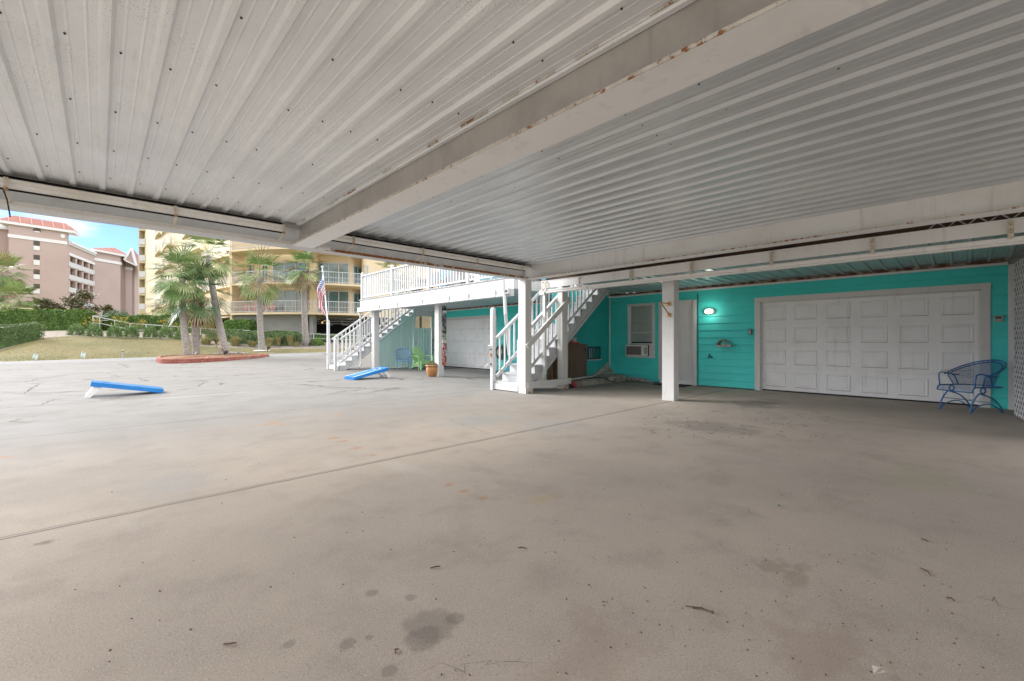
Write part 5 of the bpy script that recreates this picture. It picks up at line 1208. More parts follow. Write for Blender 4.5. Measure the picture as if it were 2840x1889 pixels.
# planter statue, lights, driftwood
p = PD(608, 984, 27); st = thing('garden_statue', 'small weathered stone figure standing in the planter', 'statue', tuple(p))
mb = MB().lathe([(.13,0),(.15,.06),(.09,.12),(.11,.25),(.14,.36),(.15,.47),(.10,.56),(.06,.60),(.09,.66),(.10,.74),(.06,.80),(0,.82)], p, 10).tube([p+Vector((.05,0,.5)), p+Vector((.2,0,.40)), p+Vector((.22,0,.25))], .05, 7).tube([p+Vector((-.05,0,.5)), p+Vector((-.2,0,.44)), p+Vector((-.14,.05,.62))], .05, 7)
mb.build('figure', 'statue_stone', st, smooth=True)
for px, py, Z, lb in ((623, 982, 27, 'black spotlight in the planter at the foot of the leaning palm'), (742, 969, 35.5, 'dark spotlight on the lawn right of the white-footed palm'), (858, 956, 39.5, 'dark spotlight beside the booted palm across the road')):
    p = PD(px, py, Z); mb = MB().lathe([(.03,-.2),(.03,.05)], p, 6).bar(p+Vector((0,0,.05)), p+Vector((.12,-.12,.17)), .16, .14); o = mb.build('spotlight', 'black_plastic'); tag(o, lb, 'spotlight', 'garden spotlights')
p = PD(541, 985, 26.5); mb = MB().lathe([(.015,-.1),(.02,.1)], p, 6).bar(p+Vector((0,0,.08)), p+Vector((.08,.02,.2)), .05, .04); o = mb.build('path_light', 'bright_white'); tag(o, 'tiny white path light between the planter palms', 'path light')
mb = MB().tube([PD(590,982,27.5), PD(640,978.5,28), PD(690,980,28.5)], [.05,.07,.03], 7).tube([PD(655,982,28), PD(664,974,28)], [.06,.05], 7); o = mb.build('driftwood', 'weathered_grey'); tag(o, 'grey driftwood lying along the back of the planter', 'driftwood')
p = PD(727, 972, 36); mb = MB().lathe([(.75,.0),(.5,.06),(.2,.08)], p-Vector((0,0,.03)), 12); o = mb.build('gravel_ring', 'siding_white'); tag(o, 'ring of white gravel round the foot of a lawn palm', 'gravel')
# lawn signs and bollard
for px, py, Z, tilt, lb in ((97, 990, 25.3, -.45, 'white and green lawn sign leaning hard left at the roadside'), (230, 985.5, 27, -.2, 'white and green lawn sign standing nearly upright at the roadside')):
    p = PD(px, py, Z); t = thing('lawn_sign', lb, 'sign', tuple(p), 'small lawn signs'); ux = SD*math.cos(tilt)+Vector((0,0,math.sin(tilt))); uz = Vector((0,0,math.cos(tilt)))-SD*math.sin(tilt); bk = FD*.01
    def sgn(a0, a1, c0, c1, off=0): return [p+ux*a0+uz*c0-FD*off, p+ux*a1+uz*c0-FD*off, p+ux*a1+uz*c1-FD*off, p+ux*a0+uz*c1-FD*off]
    mb = MB().add(sgn(-.13,.13,-.14,.20)+[v_+bk for v_ in sgn(-.13,.13,-.14,.20)], [(0,1,2,3),(7,6,5,4),(0,4,5,1),(1,5,6,2),(2,6,7,3),(3,7,4,0)]); mb.mat(1)
    for c0, c1, a0, a1 in ((.14,.185,-.11,.11), (-.12,-.08,-.11,.11)): mb.add(sgn(a0,a1,c0,c1,.003), [(0,1,2,3)])
    for k in range(4): mb.add(sgn(-.07,.07-.02*(k%2),-.05+.045*k,-.035+.045*k,.003), [(0,1,2,3)])
    mb.build('sign_panel', ['sign_white', 'sign_green'], t); MB().tube([p-uz*.14-Vector((0,0,.2)), p-uz*.1], .008, 5).build('stake', 'mid_plastic', t)
p = PD(340, 991, 28.5); t = thing('marker_post', 'thin grey marker post with black cap on the lawn edge', 'marker post', tuple(p)); MB().lathe([(.035,-.2),(.035,.36)], p, 8).build('shaft', 'mid_plastic', t); MB().lathe([(.04,.36),(.04,.42)], p, 8).mat(0).build('cap', 'black_plastic', t); MB().lathe([(.04,.42),(.04,.47),(0,.49)], p, 8).build('top', 'bright_white', t)
# ================================================================== HEDGES AND SHRUBS
def leafbox(mb, c, ax, ay, sx, sy, h, n, s, mis=(0,), wob=.12, round_=.25):
    """leaf-sized faces over a rounded hedge: c base centre, ax/ay unit directions, half sizes sx, sy, height h"""
    for i in range(n):
        f = random.random(); A = 2*sx*h*2+2*sy*h*2+4*sx*sy
        tgt = random.random()
        if tgt < 4*sx*h/A: u, v, z = random.uniform(-1,1), random.choice((-1,1)), random.random()
        elif tgt < (4*sx*h+4*sy*h)/A: u, v, z = random.choice((-1,1)), random.uniform(-1,1), random.random()
        else: u, v, z = random.uniform(-1,1), random.uniform(-1,1), 1
        if z > 1-round_: k_ = 1-(z-(1-round_))/round_*.12
        else: k_ = 1
        bump = 1+wob*(math.sin(u*sx*2.7+v*3)+math.sin(u*sx*6.1+z*4+1))*.35*random.uniform(.4,1.2)-random.random()**3*.07
        p = c+ax*(u*sx*k_+.0)+ay*(v*sy*k_*bump)+Vector((0,0,z*h*(1+.04*math.sin(u*sx*2.1))*(1+random.uniform(-.03,.04))))
        if z < 1: p += ax*random.uniform(-.05,.05)
        d1 = Vector((random.gauss(0,1), random.gauss(0,1), random.gauss(0,1))).normalized(); d2 = d1.cross(Vector((random.gauss(0,1), random.gauss(0,1), random.gauss(0,1)))).normalized(); ss = s*random.uniform(.6,1.3)
        mb.cur = random.choice(mis); mb.add([p-d1*ss, p+d2*ss*.45, p+d1*ss, p-d2*ss*.45], [(0,1,2,3)])
def hedge(label, px0, py0, Z0, px1, py1, Z1, h0, depth, n, mats, s=.10, cat='hedge', name='hedge', grp='clipped hedges beyond the road'):
    a, b_ = PD(px0, py0, Z0), PD(px1, py1, Z1); c = (a+b_)/2; ax = (b_-a); sx_ = ax.length/2; ax.normalize(); ay = Vector((-ax.y, ax.x, 0)).normalized()
    t = thing(name, label, cat, tuple(c), grp)
    mb = MB(); leafbox(mb, c, ax, ay, sx_, depth/2, h0, n, s, tuple(range(len(mats)))); 
    mb.cur = 0
    k = .93
    co = [c+ax*u*sx_*k+ay*v*depth/2*.86+Vector((0,0,z)) for z in (-.3, h0*.92) for u, v in ((-1,-1),(1,-1),(1,1),(-1,1))]
    mb.add(co, [(0,3,2,1),(4,5,6,7),(0,1,5,4),(1,2,6,5),(2,3,7,6),(3,0,4,7)]); mb.build('foliage', mats, t); return t
HG = ['hedge_dark', 'hedge_green', 'hedge_green']; HS = ['hedge_sage', 'hedge_sage', 'shrub_green']
hedge('long high bright green hedge in front of the pink building', 12, 916, 40.5, 248, 917, 40.8, 1.85, 2.2, 14000, HG, .075)
hedge('lower near hedge with pale top at the left edge', -230, 985, 28, 108, 938, 33, 1.25, 2.0, 9000, ['hedge_dark', 'hedge_sage', 'hedge_sage'], .055)
hedge('long dark hedge behind the white rail, left of the planter palms', 288, 918, 43.5, 492, 917, 43.5, 1.45, 2, 6000, ['hedge_dark', 'hedge_green'], .10)
hedge('short bright hedge glimpsed between the planter palms', 500, 918, 43.5, 600, 918, 43.5, 1.0, 1.5, 2600, HG, .10)
hedge('rounded glossy green bush against the grey garage wall', 634, 916, 43, 700, 917, 43, 1.0, 1.4, 2500, ['hedge_green', 'shrub_green'], .12, 'bush', 'bush', 'bushes')
hedge('sage coloured low hedge behind the tall grasses', 585, 943, 41, 672, 944, 41, .95, 1.6, 2400, HS, .09)
hedge('narrow low hedge between two lawn palms, set forward', 655, 949, 40, 706, 950, 40, .85, 1.4, 1600, HS, .09)
hedge('long sage hedge right of the white-footed palm', 706, 951, 40.5, 824, 951, 40.5, 1.05, 1.8, 3600, HS, .09)
hedge('low hedge behind the railing near the flagpole', 868, 948, 43.5, 1000, 950, 44.5, .8, 1.4, 2400, ['hedge_dark', 'hedge_sage'], .10)
def bush(name, label, cat, px, py, Z, r, h, n, mats, s, grp, top=None):
    c = PD(px, py, Z); t = thing(name, label, cat, tuple(c), grp); mb = MB()
    for i in range(n):
        a = random.uniform(0, 6.283); el = math.asin(random.random()); rad = random.uniform(.5, 1)**.4*(1+.12*math.sin(a*5+px)+.1*math.sin(a*9)); p = c+Vector((r*rad*math.cos(a)*math.cos(el), r*rad*math.sin(a)*math.cos(el), h*rad*math.sin(el)+.05))
        d = (p-c).normalized()+Vector((random.gauss(0,.5), random.gauss(0,.5), random.gauss(0,.5)+.4)); d.normalize(); sd3 = d.cross(Vector((random.gauss(0,1),random.gauss(0,1),random.gauss(0,1)))).normalized(); ss = s*random.uniform(.7,1.3)
        mb.cur = random.randrange(len(mats)); mb.add([p-d*ss, p+sd3*ss*.28, p+d*ss, p-sd3*ss*.28], [(0,1,2,3)])
    mb.build('foliage', mats, t)
    if top:
        mb = MB()
        for i in range(top):
            p = c+Vector((random.uniform(-1,1)*r*1.1, random.uniform(-.5,.5)*r, h*random.uniform(.7,1.45)))
            for k in range(5):
                d = Vector((random.gauss(0,1), random.gauss(0,1), random.gauss(0,1))).normalized()*.07; e = d.cross(Vector((random.random(), random.random(), 1))).normalized()*.045; q3 = p+Vector((random.gauss(0,.06), random.gauss(0,.06), random.gauss(0,.06))); mb.add([q3-d, q3+e, q3+d, q3-e], [(0,1,2,3)])
        mb.build('blossoms', 'flower_yellow', t)
    return t
spots = [(212, 931, 36, 'leftmost of the round green shrubs along the top of the lawn'), (263, 934, 36, 'round shrub left of the first rail post at the lawn top'), (318, 935, 36.3, 'round shrub third from the left along the lawn top'), (364, 936, 36.5, 'round shrub fourth from the left along the lawn top'), (417, 937, 36.8, 'round shrub fifth from the left along the lawn top'), (460, 938, 37, 'round shrub sixth from the left along the lawn top'), (503, 943, 37.2, 'round shrub just left of the straight planter palm')]
for i, (px, py, Z, lb) in enumerate(spots): bush('shrub', lb, 'shrub', px, py, Z, .5, .9, 1200, ['shrub_green', 'shrub_green', 'hedge_sage'], .085, 'round shrubs along the lawn top')
for i, (px, py, Z, lb) in enumerate(((255, 917, 39, 'yellow flowering shrub at the right end of the big hedge'), (335, 915, 39.6, 'yellow flowering shrub behind the rail, second from left'), (385, 920, 40, 'yellow flowering shrub behind the rail, third from left'), (468, 922, 40.3, 'yellow flowering shrub behind the rail left of the palms'), (515, 926, 40.5, 'yellow flowering shrub behind the straight planter palm'), (570, 926, 41, 'yellow flowering shrub right of the shaggy palm'))):
    bush('flowering_shrub', lb, 'flowering shrub', px, py, Z, .55, .8, 220, ['shrub_green', 'hedge_sage'], .07, 'yellow flowering shrubs', top=20)
bush('shrub', 'bright green low shrub in the bed left of the flagpole', 'shrub', 878, 963, 40.5, .62, .75, 1200, ['shrub_green', 'hedge_green'], .09, 'round shrubs along the lawn top')
gs = [(572, 966, 37.6, .75, 1.25, 0), (606, 960, 38.2, .6, 1.1, 0), (652, 966, 37.8, .8, 1.35, 0), (699, 966, 38, .5, .85, 0), (746, 964, 38.4, .55, 1.1, 0), (771, 958, 39.3, .5, 1.0, 0), (805, 957, 39.5, .55, 1.15, 0), (822, 963, 39, .3, .6, 0), (655, 960, 38.6, .5, .9, 1), (545, 950, 38.5, .5, 1.0, 1)]
gl_ = ['straw coloured grass clump below the shaggy palm', 'thin grass clump behind the statue', 'largest straw grass clump left of the white-footed palm', 'small grass clump beside the white-footed palm', 'tall grass clump right of the white-footed palm', 'grass clump in front of the long sage hedge', 'grass clump near the booted palm', 'smallest dry grass clump near the booted palm', 'greener grass clump behind the largest straw clump', 'green grass clump behind the middle planter palm']
for (px, py, Z, r_, h_, gm), lb in zip(gs, gl_):
    c = PD(px, py, Z); mb = MB()
    for i in range(420):
        a = random.uniform(0, 6.283); l_ = h_*random.uniform(.6, 1.05); lean = random.random()**.8*r_; b0 = c+Vector((.12*math.cos(a), .12*math.sin(a), -.05)); d = Vector((math.cos(a), math.sin(a), 0)); w_ = Vector((-math.sin(a), math.cos(a), 0))*.012
        m_ = b0+d*lean*.45+Vector((0,0,l_*.7)); tp = b0+d*lean*1.1+Vector((0,0,l_*(.95-.25*lean/r_))); mb.cur = (1 if random.random() < (.3 if not gm else .8) or i%5 == 0 and l_ < h_*.7 else 0)
        mb.add([b0-w_, b0+w_, m_+w_, m_-w_, tp], [(0,1,2,3), (3,2,4)])
    o = mb.build('ornamental_grass', ['grass_straw', 'grass_tuft_green']); tag(o, lb, 'grass clump', 'ornamental grass clumps')
def tree(label, px, py, Z, r, h, n, seed, mats):
    random.seed(seed); c = PD(px, py, Z); t = thing('small_tree', label, 'tree', tuple(c), 'small magnolia trees behind the big hedge')
    mb = MB().tube([c-Vector((0,0,2)), c+Vector((0,0,h*.5)), c+Vector((.1,0,h*.9))], [.12,.08,.03], 8); limbs = []
    for i in range(14):
        z = h*random.uniform(.1,.9); a = i*2.4; tip = c+Vector((math.cos(a)*r*(1.05-z/h*.75), math.sin(a)*r*(1.05-z/h*.75), z+.25)); mb.tube([c+Vector((0,0,z*.8)), tip], [.04,.01], 5); limbs.append(tip)
    mb.build('trunk', 'trunk_boot', t); mb = MB()
    for i in range(n):
        l_ = random.choice(limbs+[c+Vector((0,0,h))]); p = l_.lerp(c+Vector((0,0,l_.z-c.z)), random.random()*.5)+Vector((random.gauss(0,r*.17), random.gauss(0,r*.17), random.gauss(0,h*.08)))
        d1 = Vector((random.gauss(0,1), random.gauss(0,1), random.gauss(0,.7))).normalized(); d2 = d1.cross(Vector((random.gauss(0,1), random.gauss(0,1), 1))).normalized(); ss = .15*random.uniform(.6,1.3); mb.cur = random.randrange(len(mats)); mb.add([p-d1*ss, p+d2*ss*.4, p+d1*ss, p-d2*ss*.4], [(0,1,2,3)])
    mb.build('crown', mats, t)
tree('bushy magnolia tree above the left half of the big hedge', 128, 868, 47, 1.35, 1.35, 1300, 31, ['magnolia_leaf', 'magnolia_brown'])
tree('larger magnolia tree in front of the pink balconies', 226, 868, 48, 1.6, 2.2, 1800, 32, ['magnolia_leaf', 'magnolia_brown', 'magnolia_leaf'])
tree('thin small magnolia tree beside the closed green umbrella', 298, 880, 48, .6, 1.15, 420, 33, ['magnolia_leaf', 'magnolia_brown'])
tree('low magnolia right of the bushy one, mostly hidden by the hedge', 166, 868, 47, .5, .5, 300, 34, ['magnolia_leaf', 'magnolia_brown'])
bush('shrub', 'grey green fan shrub above the dark hedge', 'shrub', 325, 882, 45, .95, .75, 500, ['frond_grey', 'hedge_sage'], .14, 'round shrubs along the lawn top')
random.seed(9)
# closed umbrella
p = PD(291, 885, 49); t = thing('closed_umbrella', 'closed dark green umbrella above the hedge', 'umbrella', tuple(p)); MB().lathe([(.03,-1.5),(.03,1.35)], p, 8).build('pole', 'mid_plastic', t); MB().lathe([(.2,-.1),(.24,.3),(.18,.8),(.05,1.2),(0,1.25)], p, 9).build('canopy', 'umbrella_green', t)
# white fence panels by the pool (left edge) and behind the grey palm
def rail_line(label, pts, drop, low, name='handrail', cat='railing', posts=None):
    P = [PD(*p_) for p_ in pts]; t = thing(name, label, cat, tuple(P[0])); mb = MB()
    for a, b_ in zip(P, P[1:]): mb.bar(a, b_, .05, .06)
    mb.build('top_rail', 'bright_white', t); mb = MB()
    for a, b_ in zip(P, P[1:]): mb.bar(a-Vector((0,0,low)), b_-Vector((0,0,low)), .04, .05)
    mb.build('lower_rail', 'bright_white', t); tot = sum((b_-a).length for a, b_ in zip(P, P[1:])); d = 0
    i = 0; a, b_ = P[0], P[1]
    for a, b_ in zip(P, P[1:]):
        L_ = (b_-a).length; k = max(1, round(L_/1.55))
        for j in range(k):
            q3 = a.lerp(b_, j/k); MB().box(q3.x-.035, q3.x+.035, q3.y-.035, q3.y+.035, q3.z-drop, q3.z+.02).build('post', 'bright_white', t)
    return t
rail_line('long white ramp railing running behind the round shrubs', [(258,878,39.8), (276,880,39.8), (360,897,40), (450,903,40.3), (512,908,40.6), (600,913,41), (694,917,41.4)], 1.25, .55)
rail_line('white railing between the booted palm and the far staircase', [(822,924,41.8), (870,926,41.8), (912,928.5,41.9), (960,930,42), (1015,931,42)], 1.1, .42)
rail_line('short white stair railing above the end of the big hedge', [(258,876,40.5), (300,877,41.5)], .9, .4)
wf = thing('white_fence', 'white slatted pool fence with cream pillars behind the dark hedge', 'fence', tuple(PD(470, 885, 50)))
for (a, ya, za, b_, yb, zb) in ((375,881,50,425,876,50), (432,877,50,455,876,50), (460,877,50,500,872,49), (-40,862,43,12,865,43)):
    mb = MB(); A, B = PD(a, ya, za), PD(b_, yb, zb); k = 26
    mb.bar(A, B, .05, .08).bar(A-Vector((0,0,.95)), B-Vector((0,0,.95)), .05, .08)
    for i in range(k+1): q3 = A.lerp(B, i/k); mb.box(q3.x-.03, q3.x+.03, q3.y-.02, q3.y+.02, q3.z-.95, q3.z)
    mb.build('fence_panel', 'bright_white', wf)
for px, py, Z in ((398,869,49.5), (429,862,49.8), (457,862,49.8), (502,862,48.8), (2,868,43.5), (74,858,43.3)):
    q3 = PD(px, py, Z); MB().box(q3.x-.3, q3.x+.3, q3.y-.3, q3.y+.3, q3.z-2.2, q3.z).box(q3.x-.4, q3.x+.4, q3.y-.4, q3.y+.4, q3.z, q3.z+.12).build('pillar', 'peach_stucco', wf)
# ================================================================== YELLOW BUILDING
yb = thing('yellow_building', 'pale yellow apartment building with curved balconies and white railings', 'building', tuple(PD(800, 925, 46)))
def CP(px, Z, z=0): v = PD(px, 900, Z); return Vector((v.x, v.y, z))
def wallpoly(mb, pts, z0, z1, back=.3):
    P = [CP(px, Z) for px, Z in pts]
    for a, b_ in zip(P, P[1:]):
        n_ = Vector(((b_-a).y, -(b_-a).x, 0)).normalized()
        if n_.dot(a) < 0: n_ = -n_
        n_ *= back
        mb.add([(a.x,a.y,z0),(b_.x,b_.y,z0),(b_.x+n_.x,b_.y+n_.y,z0),(a.x+n_.x,a.y+n_.y,z0),(a.x,a.y,z1),(b_.x,b_.y,z1),(b_.x+n_.x,b_.y+n_.y,z1),(a.x+n_.x,a.y+n_.y,z1)], [(0,3,2,1),(4,5,6,7),(0,1,5,4),(1,2,6,5),(2,3,7,6),(3,0,4,7)])
    return mb
LV = lambda k: 3.77+2.95*k
Wl = [(560,55),(640,47.2),(742,46.4),(752,45.6),(856,45.4),(860,44.6),(878,44.6),(882,45.6),(970,46.0),(1006,49.0),(1008,46.6),(1140,52),(1290,57)]
wallpoly(MB(), Wl, LV(0), 27.5).build('wall', 'peach_stucco', yb)
Wl2 = [(402,79),(436,73),(475,67),(520,61),(560,55)]
wallpoly(MB(), [(1060,52.2),(1140,52.1),(1290,57.1)], .3, LV(0)-.01).build('wall', 'peach_stucco', yb)
wallpoly(MB(), Wl2, 1.5, 27.5).build('wall', 'yellow_stucco', yb)
wallpoly(MB(), [(637.5,43.7),(643,43.7)], 1.5, 27.5, 3.5).build('fin_wall', 'peach_stucco', yb)
wallpoly(MB(), [(640,44.2),(700,44.1),(840,44.0)], .3, LV(0)).build('garage_wall', 'garage_concrete', yb)
wallpoly(MB(), [(858,44.0),(868,44.0)], .3, LV(0), .8).build('column', 'garage_concrete', yb)
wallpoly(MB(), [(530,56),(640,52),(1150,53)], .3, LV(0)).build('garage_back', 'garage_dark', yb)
wallpoly(MB(), [(560,49),(575,47.5)], .3, LV(0), .6).build('column', 'peach_stucco', yb)
mb = MB()
for py, Z in ((882,47),(886,48),(891,46.5),(897,47.5)): mb.tube([CP(842+random.uniform(0,20), Z, PD(0,py,Z).z), CP(1005, Z+.5, PD(0,py+1,Z).z)], .07, 6)
for px in (905, 948, 982): mb.tube([CP(px, 47, 2.9), CP(px, 47, 3.6)], .05, 6).tube([CP(px, 46.6, 2.9), CP(px+18, 47.4, 2.9)], .05, 6)
for px in (880, 968): mb.lathe([(.25,-.06),(.35,.08)], CP(px, 45.8, 3.45), 10)
mb.build('ceiling_pipes', 'pipe_grey', yb)
# big body behind so the building has depth
mb = MB(); b0 = [CP(402,79.4), CP(560,55.4), CP(640,47.8), CP(1140,52.5), CP(1290,57.5), CP(1290,80), CP(700,95), CP(402,98)]
mb.prism([(v_.x, v_.y) for v_ in b0], LV(0)+.01, 27.4); mb.build('body', 'yellow_stucco', yb)
# left end: open stair balconies
wallpoly(MB(), [(384,79),(386.2,79)], 1.5, 27.5, 1.2).build('column', 'yellow_stucco', yb)
wallpoly(MB(), [(384,83),(404,81.5)], 1.5, 27.5).build('recess_wall', 'yellow_stucco', yb)
for k in range(0, 8):
    z = 6.45+2.95*k if k else 6.45; z = 3.5+2.95*k
    wallpoly(MB(), [(384,78.9),(402.5,78.8)], z, z+.35, 3.5).build('landing', 'yellow_stucco', yb)
    wallpoly(MB(), [(386,78.8),(402,78.7)], z+.40, z+1.45, .08).build('balcony_panel', 'bright_white', yb)
# curved balcony slabs with railings
def balcony(pts, z, name='balcony', bar=True, rail_h=1.12, pitch=.14, mat='peach_stucco'):
    P = [CP(px, Z) for px, Z in pts]; sm = smooth_path(P, 5); sl2 = MB(); b_ = []
    for a in sm: d = Vector((a.x, a.y, 0)).normalized(); b_.append(a+d*3.2)
    n = len(sm); vs = [(p_.x, p_.y, z) for p_ in sm]+[(p_.x, p_.y, z) for p_ in b_]+[(p_.x, p_.y, z+.2) for p_ in sm]+[(p_.x, p_.y, z+.2) for p_ in b_]
    fs = []
    for i in range(n-1): fs += [(i, i+1, n+i+1, n+i), (2*n+i, 3*n+i, 3*n+i+1, 2*n+i+1), (i, 2*n+i, 2*n+i+1, i+1), (n+i, n+i+1, 3*n+i+1, 3*n+i)]
    fs += [(0, n, 3*n, 2*n), (n-1, 3*n-1, 4*n-1, 2*n-1)]
    s_ = sl2.add(vs, fs).build(name, mat, yb)
    rl = MB()
    for i in range(n-1):
        a, c_ = sm[i], sm[i+1]
        for zz, th_ in ((z+.2+rail_h, .055), (z+.31, .045), (z+.2+rail_h*.5, .03)): rl.bar((a.x,a.y,zz), (c_.x,c_.y,zz), .05, th_)
    dist = 0; i = 0; k = 0
    for i in range(n-1):
        a, c_ = sm[i], sm[i+1]; L_ = (c_-a).length; m_ = max(1, round(L_/pitch))
        for j in range(m_):
            p_ = a.lerp(c_, j/m_); w_ = .022 if k%14 else .05; rl.box(p_.x-w_/2, p_.x+w_/2, p_.y-w_/2, p_.y+w_/2, z+.2, z+.2+rail_h); k += 1
    rl.build('railing', 'bright_white', s_); return s_
F1 = [(565,46.4),(605,44.4),(660,43.4),(740,42.6),(800,42.3),(860,42.6),(930,43.4),(1004,44.6)]
F2 = [(580,47.5),(636,44.4)]; F2b = [(643,43.6),(700,42.8),(745,42.4),(800,42.2),(860,42.5),(930,43.3),(1004,44.5)]
balcony(F1, LV(0)); balcony(F2b, LV(1)); balcony([(560,50),(600,46.6),(637,44.6)], LV(1))
balcony(F2b, LV(2)+.45); balcony([(560,50),(600,46.6),(637,44.6)], LV(2)+.3)
for k in range(1, 8): balcony([(430,72),(436,69.5),(446,70)], LV(k)-.2, pitch=.3, mat='yellow_stucco'); balcony([(449,69),(458,65),(470,64),(477,66)], LV(k)-.2, pitch=.3, mat='yellow_stucco')
for k in range(1, 5): balcony([(505,61),(525,56),(555,53)], LV(k), pitch=.25)
# glazing
def window(pa, Za, pb, Zb, z0, z1, nm, mat='far_glass', off=.12, cross=0):
    a, b_ = CP(pa, Za-off), CP(pb, Zb-off); fr = MB(); d = (b_-a).normalized(); w_ = .07
    fr.bar((a.x,a.y,z0), (b_.x,b_.y,z0), .1, .09).bar((a.x,a.y,z1), (b_.x,b_.y,z1), .1, .09)
    for i in range(nm+1): p_ = a.lerp(b_, i/nm); fr.bar((p_.x,p_.y,z0), (p_.x,p_.y,z1), w_, w_, (d.x,d.y,0))
    for i in range(1, cross+1): zz = lerp(z0, z1, i/(cross+1)); fr.bar((a.x,a.y,zz), (b_.x,b_.y,zz), .04, .04)
    f_ = fr.build('window', 'bright_white', yb); n_ = Vector(((b_-a).y, -(b_-a).x, 0)).normalized()
    if n_.dot(a) < 0: n_ = -n_
    n_ *= .06; a2, b2 = a+n_*.4, b_+n_*.4; pn = MB().add([(a2.x,a2.y,z0),(b2.x,b2.y,z0),(b2.x,b2.y,z1),(a2.x,a2.y,z1),(a2.x+n_.x,a2.y+n_.y,z0),(b2.x+n_.x,b2.y+n_.y,z0),(b2.x+n_.x,b2.y+n_.y,z1),(a2.x+n_.x,a2.y+n_.y,z1)], [(0,1,2,3),(7,6,5,4),(0,4,5,1),(1,5,6,2),(2,6,7,3),(3,7,4,0)]); pn.build('pane', mat, f_)
for k, (zo) in ((0, 0), (1, 0)):
    z0 = LV(k)+.22; z1 = z0+2.4
    window(727, 46.5, 743, 46.4, z0, z1-.1, 2)
    window(757, 45.5, 852, 45.4, z0, z1, 3)
    window(884, 45.6, 967, 45.9, z0, z1, 3)
    window(981, 46.9, 1004, 48.8, z0, z1-.05, 2, 'teal_glass')
window(657, 47, 700, 46.6, LV(1)+.22, LV(1)+2.6, 2)
window(1011, 46.7, 1021, 47.2, LV(1)+1.0, LV(1)+2.6, 2, 'teal_glass', cross=3)
window(1041, 48.0, 1060, 48.9, LV(1)+1.0, LV(1)+2.5, 2, 'teal_glass', cross=2)
window(1041, 48.0, 1060, 48.9, LV(0)+1.0, LV(0)+2.4, 2, 'teal_glass', cross=2)
for px, Z, lb in ((681, 44.6, 'leftmost salmon chair on the first floor balcony'), (705, 44.5, 'salmon chair on the balcony beside the lawn palm trunk'), (733, 44.4, 'salmon chair right of the palm trunk on the balcony'), (754, 44.3, 'rightmost salmon chair on the first floor balcony')):
    c = CP(px, Z, LV(0)+.2); mb = MB(); t = thing('balcony_chair', lb, 'chair', tuple(c), 'salmon chairs on the first floor balcony')
    mb = MB()
    for i in range(5): o_ = (i-2)*.12; p_ = c+SD*o_; h_ = [.85, .98, 1.05, .98, .85][i]; mb.bar(p_+Vector((0,0,.3)), p_+FD*.3+Vector((0,0,h_)), .10, .03, tuple(FD))
    mb.build('backrest', 'salmon_plastic', t); MB().bar(c-SD*.3-FD*.1+Vector((0,0,.36)), c+SD*.3-FD*.1+Vector((0,0,.36)), .5, .05).build('seat', 'salmon_plastic', t)
    for s_ in (-1, 1): MB().bar(c+SD*.33*s_-FD*.35+Vector((0,0,0)), c+SD*.33*s_-FD*.35+Vector((0,0,.55)), .08, .04, tuple(FD)).bar(c+SD*.33*s_-FD*.4+Vector((0,0,.56)), c+SD*.33*s_+FD*.3+Vector((0,0,.56)), .12, .03).build('armrest', 'salmon_plastic', t)
# ================================================================== PINK BUILDING
pk = thing('pink_building', 'pink stucco hotel with red metal roofs and white balconies', 'building', tuple(CP(200, 98, 4)))
A0, A1, A2, A3, A4, A5, A6 = (24,91), (184,98), (262,112), (334,118.5), (345,121), (367,119), (384,140)
def inset(pa, Za): return CP(pa, Za)
mb = MB()
fp1 = [CP(24,91), CP(184,98), CP(184,98)+(CP(262,112)-CP(184,98)).normalized()*3.0]
d12 = (CP(262,112)-CP(184,98)).normalized(); d01 = (CP(184,98)-CP(24,91)).normalized(); inn = Vector((-d12.y, d12.x, 0)) ; 
if inn.dot(d01) > 0: inn = -inn
# block 1
c0, c1_, = CP(24,91), CP(184,98); dep = d12*14
mb.prism([(v_.x, v_.y) for v_ in (c0, c1_, c1_+d12*1.2, c1_+d12*1.2+inn*1.0, c0+d12*14)], 0, 26.0)
mb.build('wall', 'pink_stucco', pk)
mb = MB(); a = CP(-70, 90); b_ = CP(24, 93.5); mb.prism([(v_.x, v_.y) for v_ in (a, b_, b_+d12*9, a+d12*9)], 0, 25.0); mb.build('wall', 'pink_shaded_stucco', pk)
MB().prism([(v_.x, v_.y) for v_ in (CP(-70,89.8), CP(22,93), CP(22,93)+d12*9, CP(-70,89.8)+d12*9)], 25.0, 26.1).build('cornice', 'cornice_white', pk)
def band(pts, z0, z1, proud, name='cornice'):
    mb = MB(); P = [CP(*p_) for p_ in pts]
    for a, b_ in zip(P, P[1:]):
        n_ = Vector(((b_-a).y, -(b_-a).x, 0)).normalized()
        if n_.dot(a) > 0: n_ = -n_
        o_ = n_*proud; e = (b_-a).normalized()*proud
        v = [a+o_-e, b_+o_+e, b_-n_*.2+e, a-n_*.2-e]; mb.add([(q3.x,q3.y,z0) for q3 in v]+[(q3.x,q3.y,z1) for q3 in v], [(0,3,2,1),(4,5,6,7),(0,1,5,4),(1,2,6,5),(2,3,7,6),(3,0,4,7)])
    mb.build(name, 'cornice_white', pk)
band([(24,91),(184,98)], 22.9, 23.6, .12)
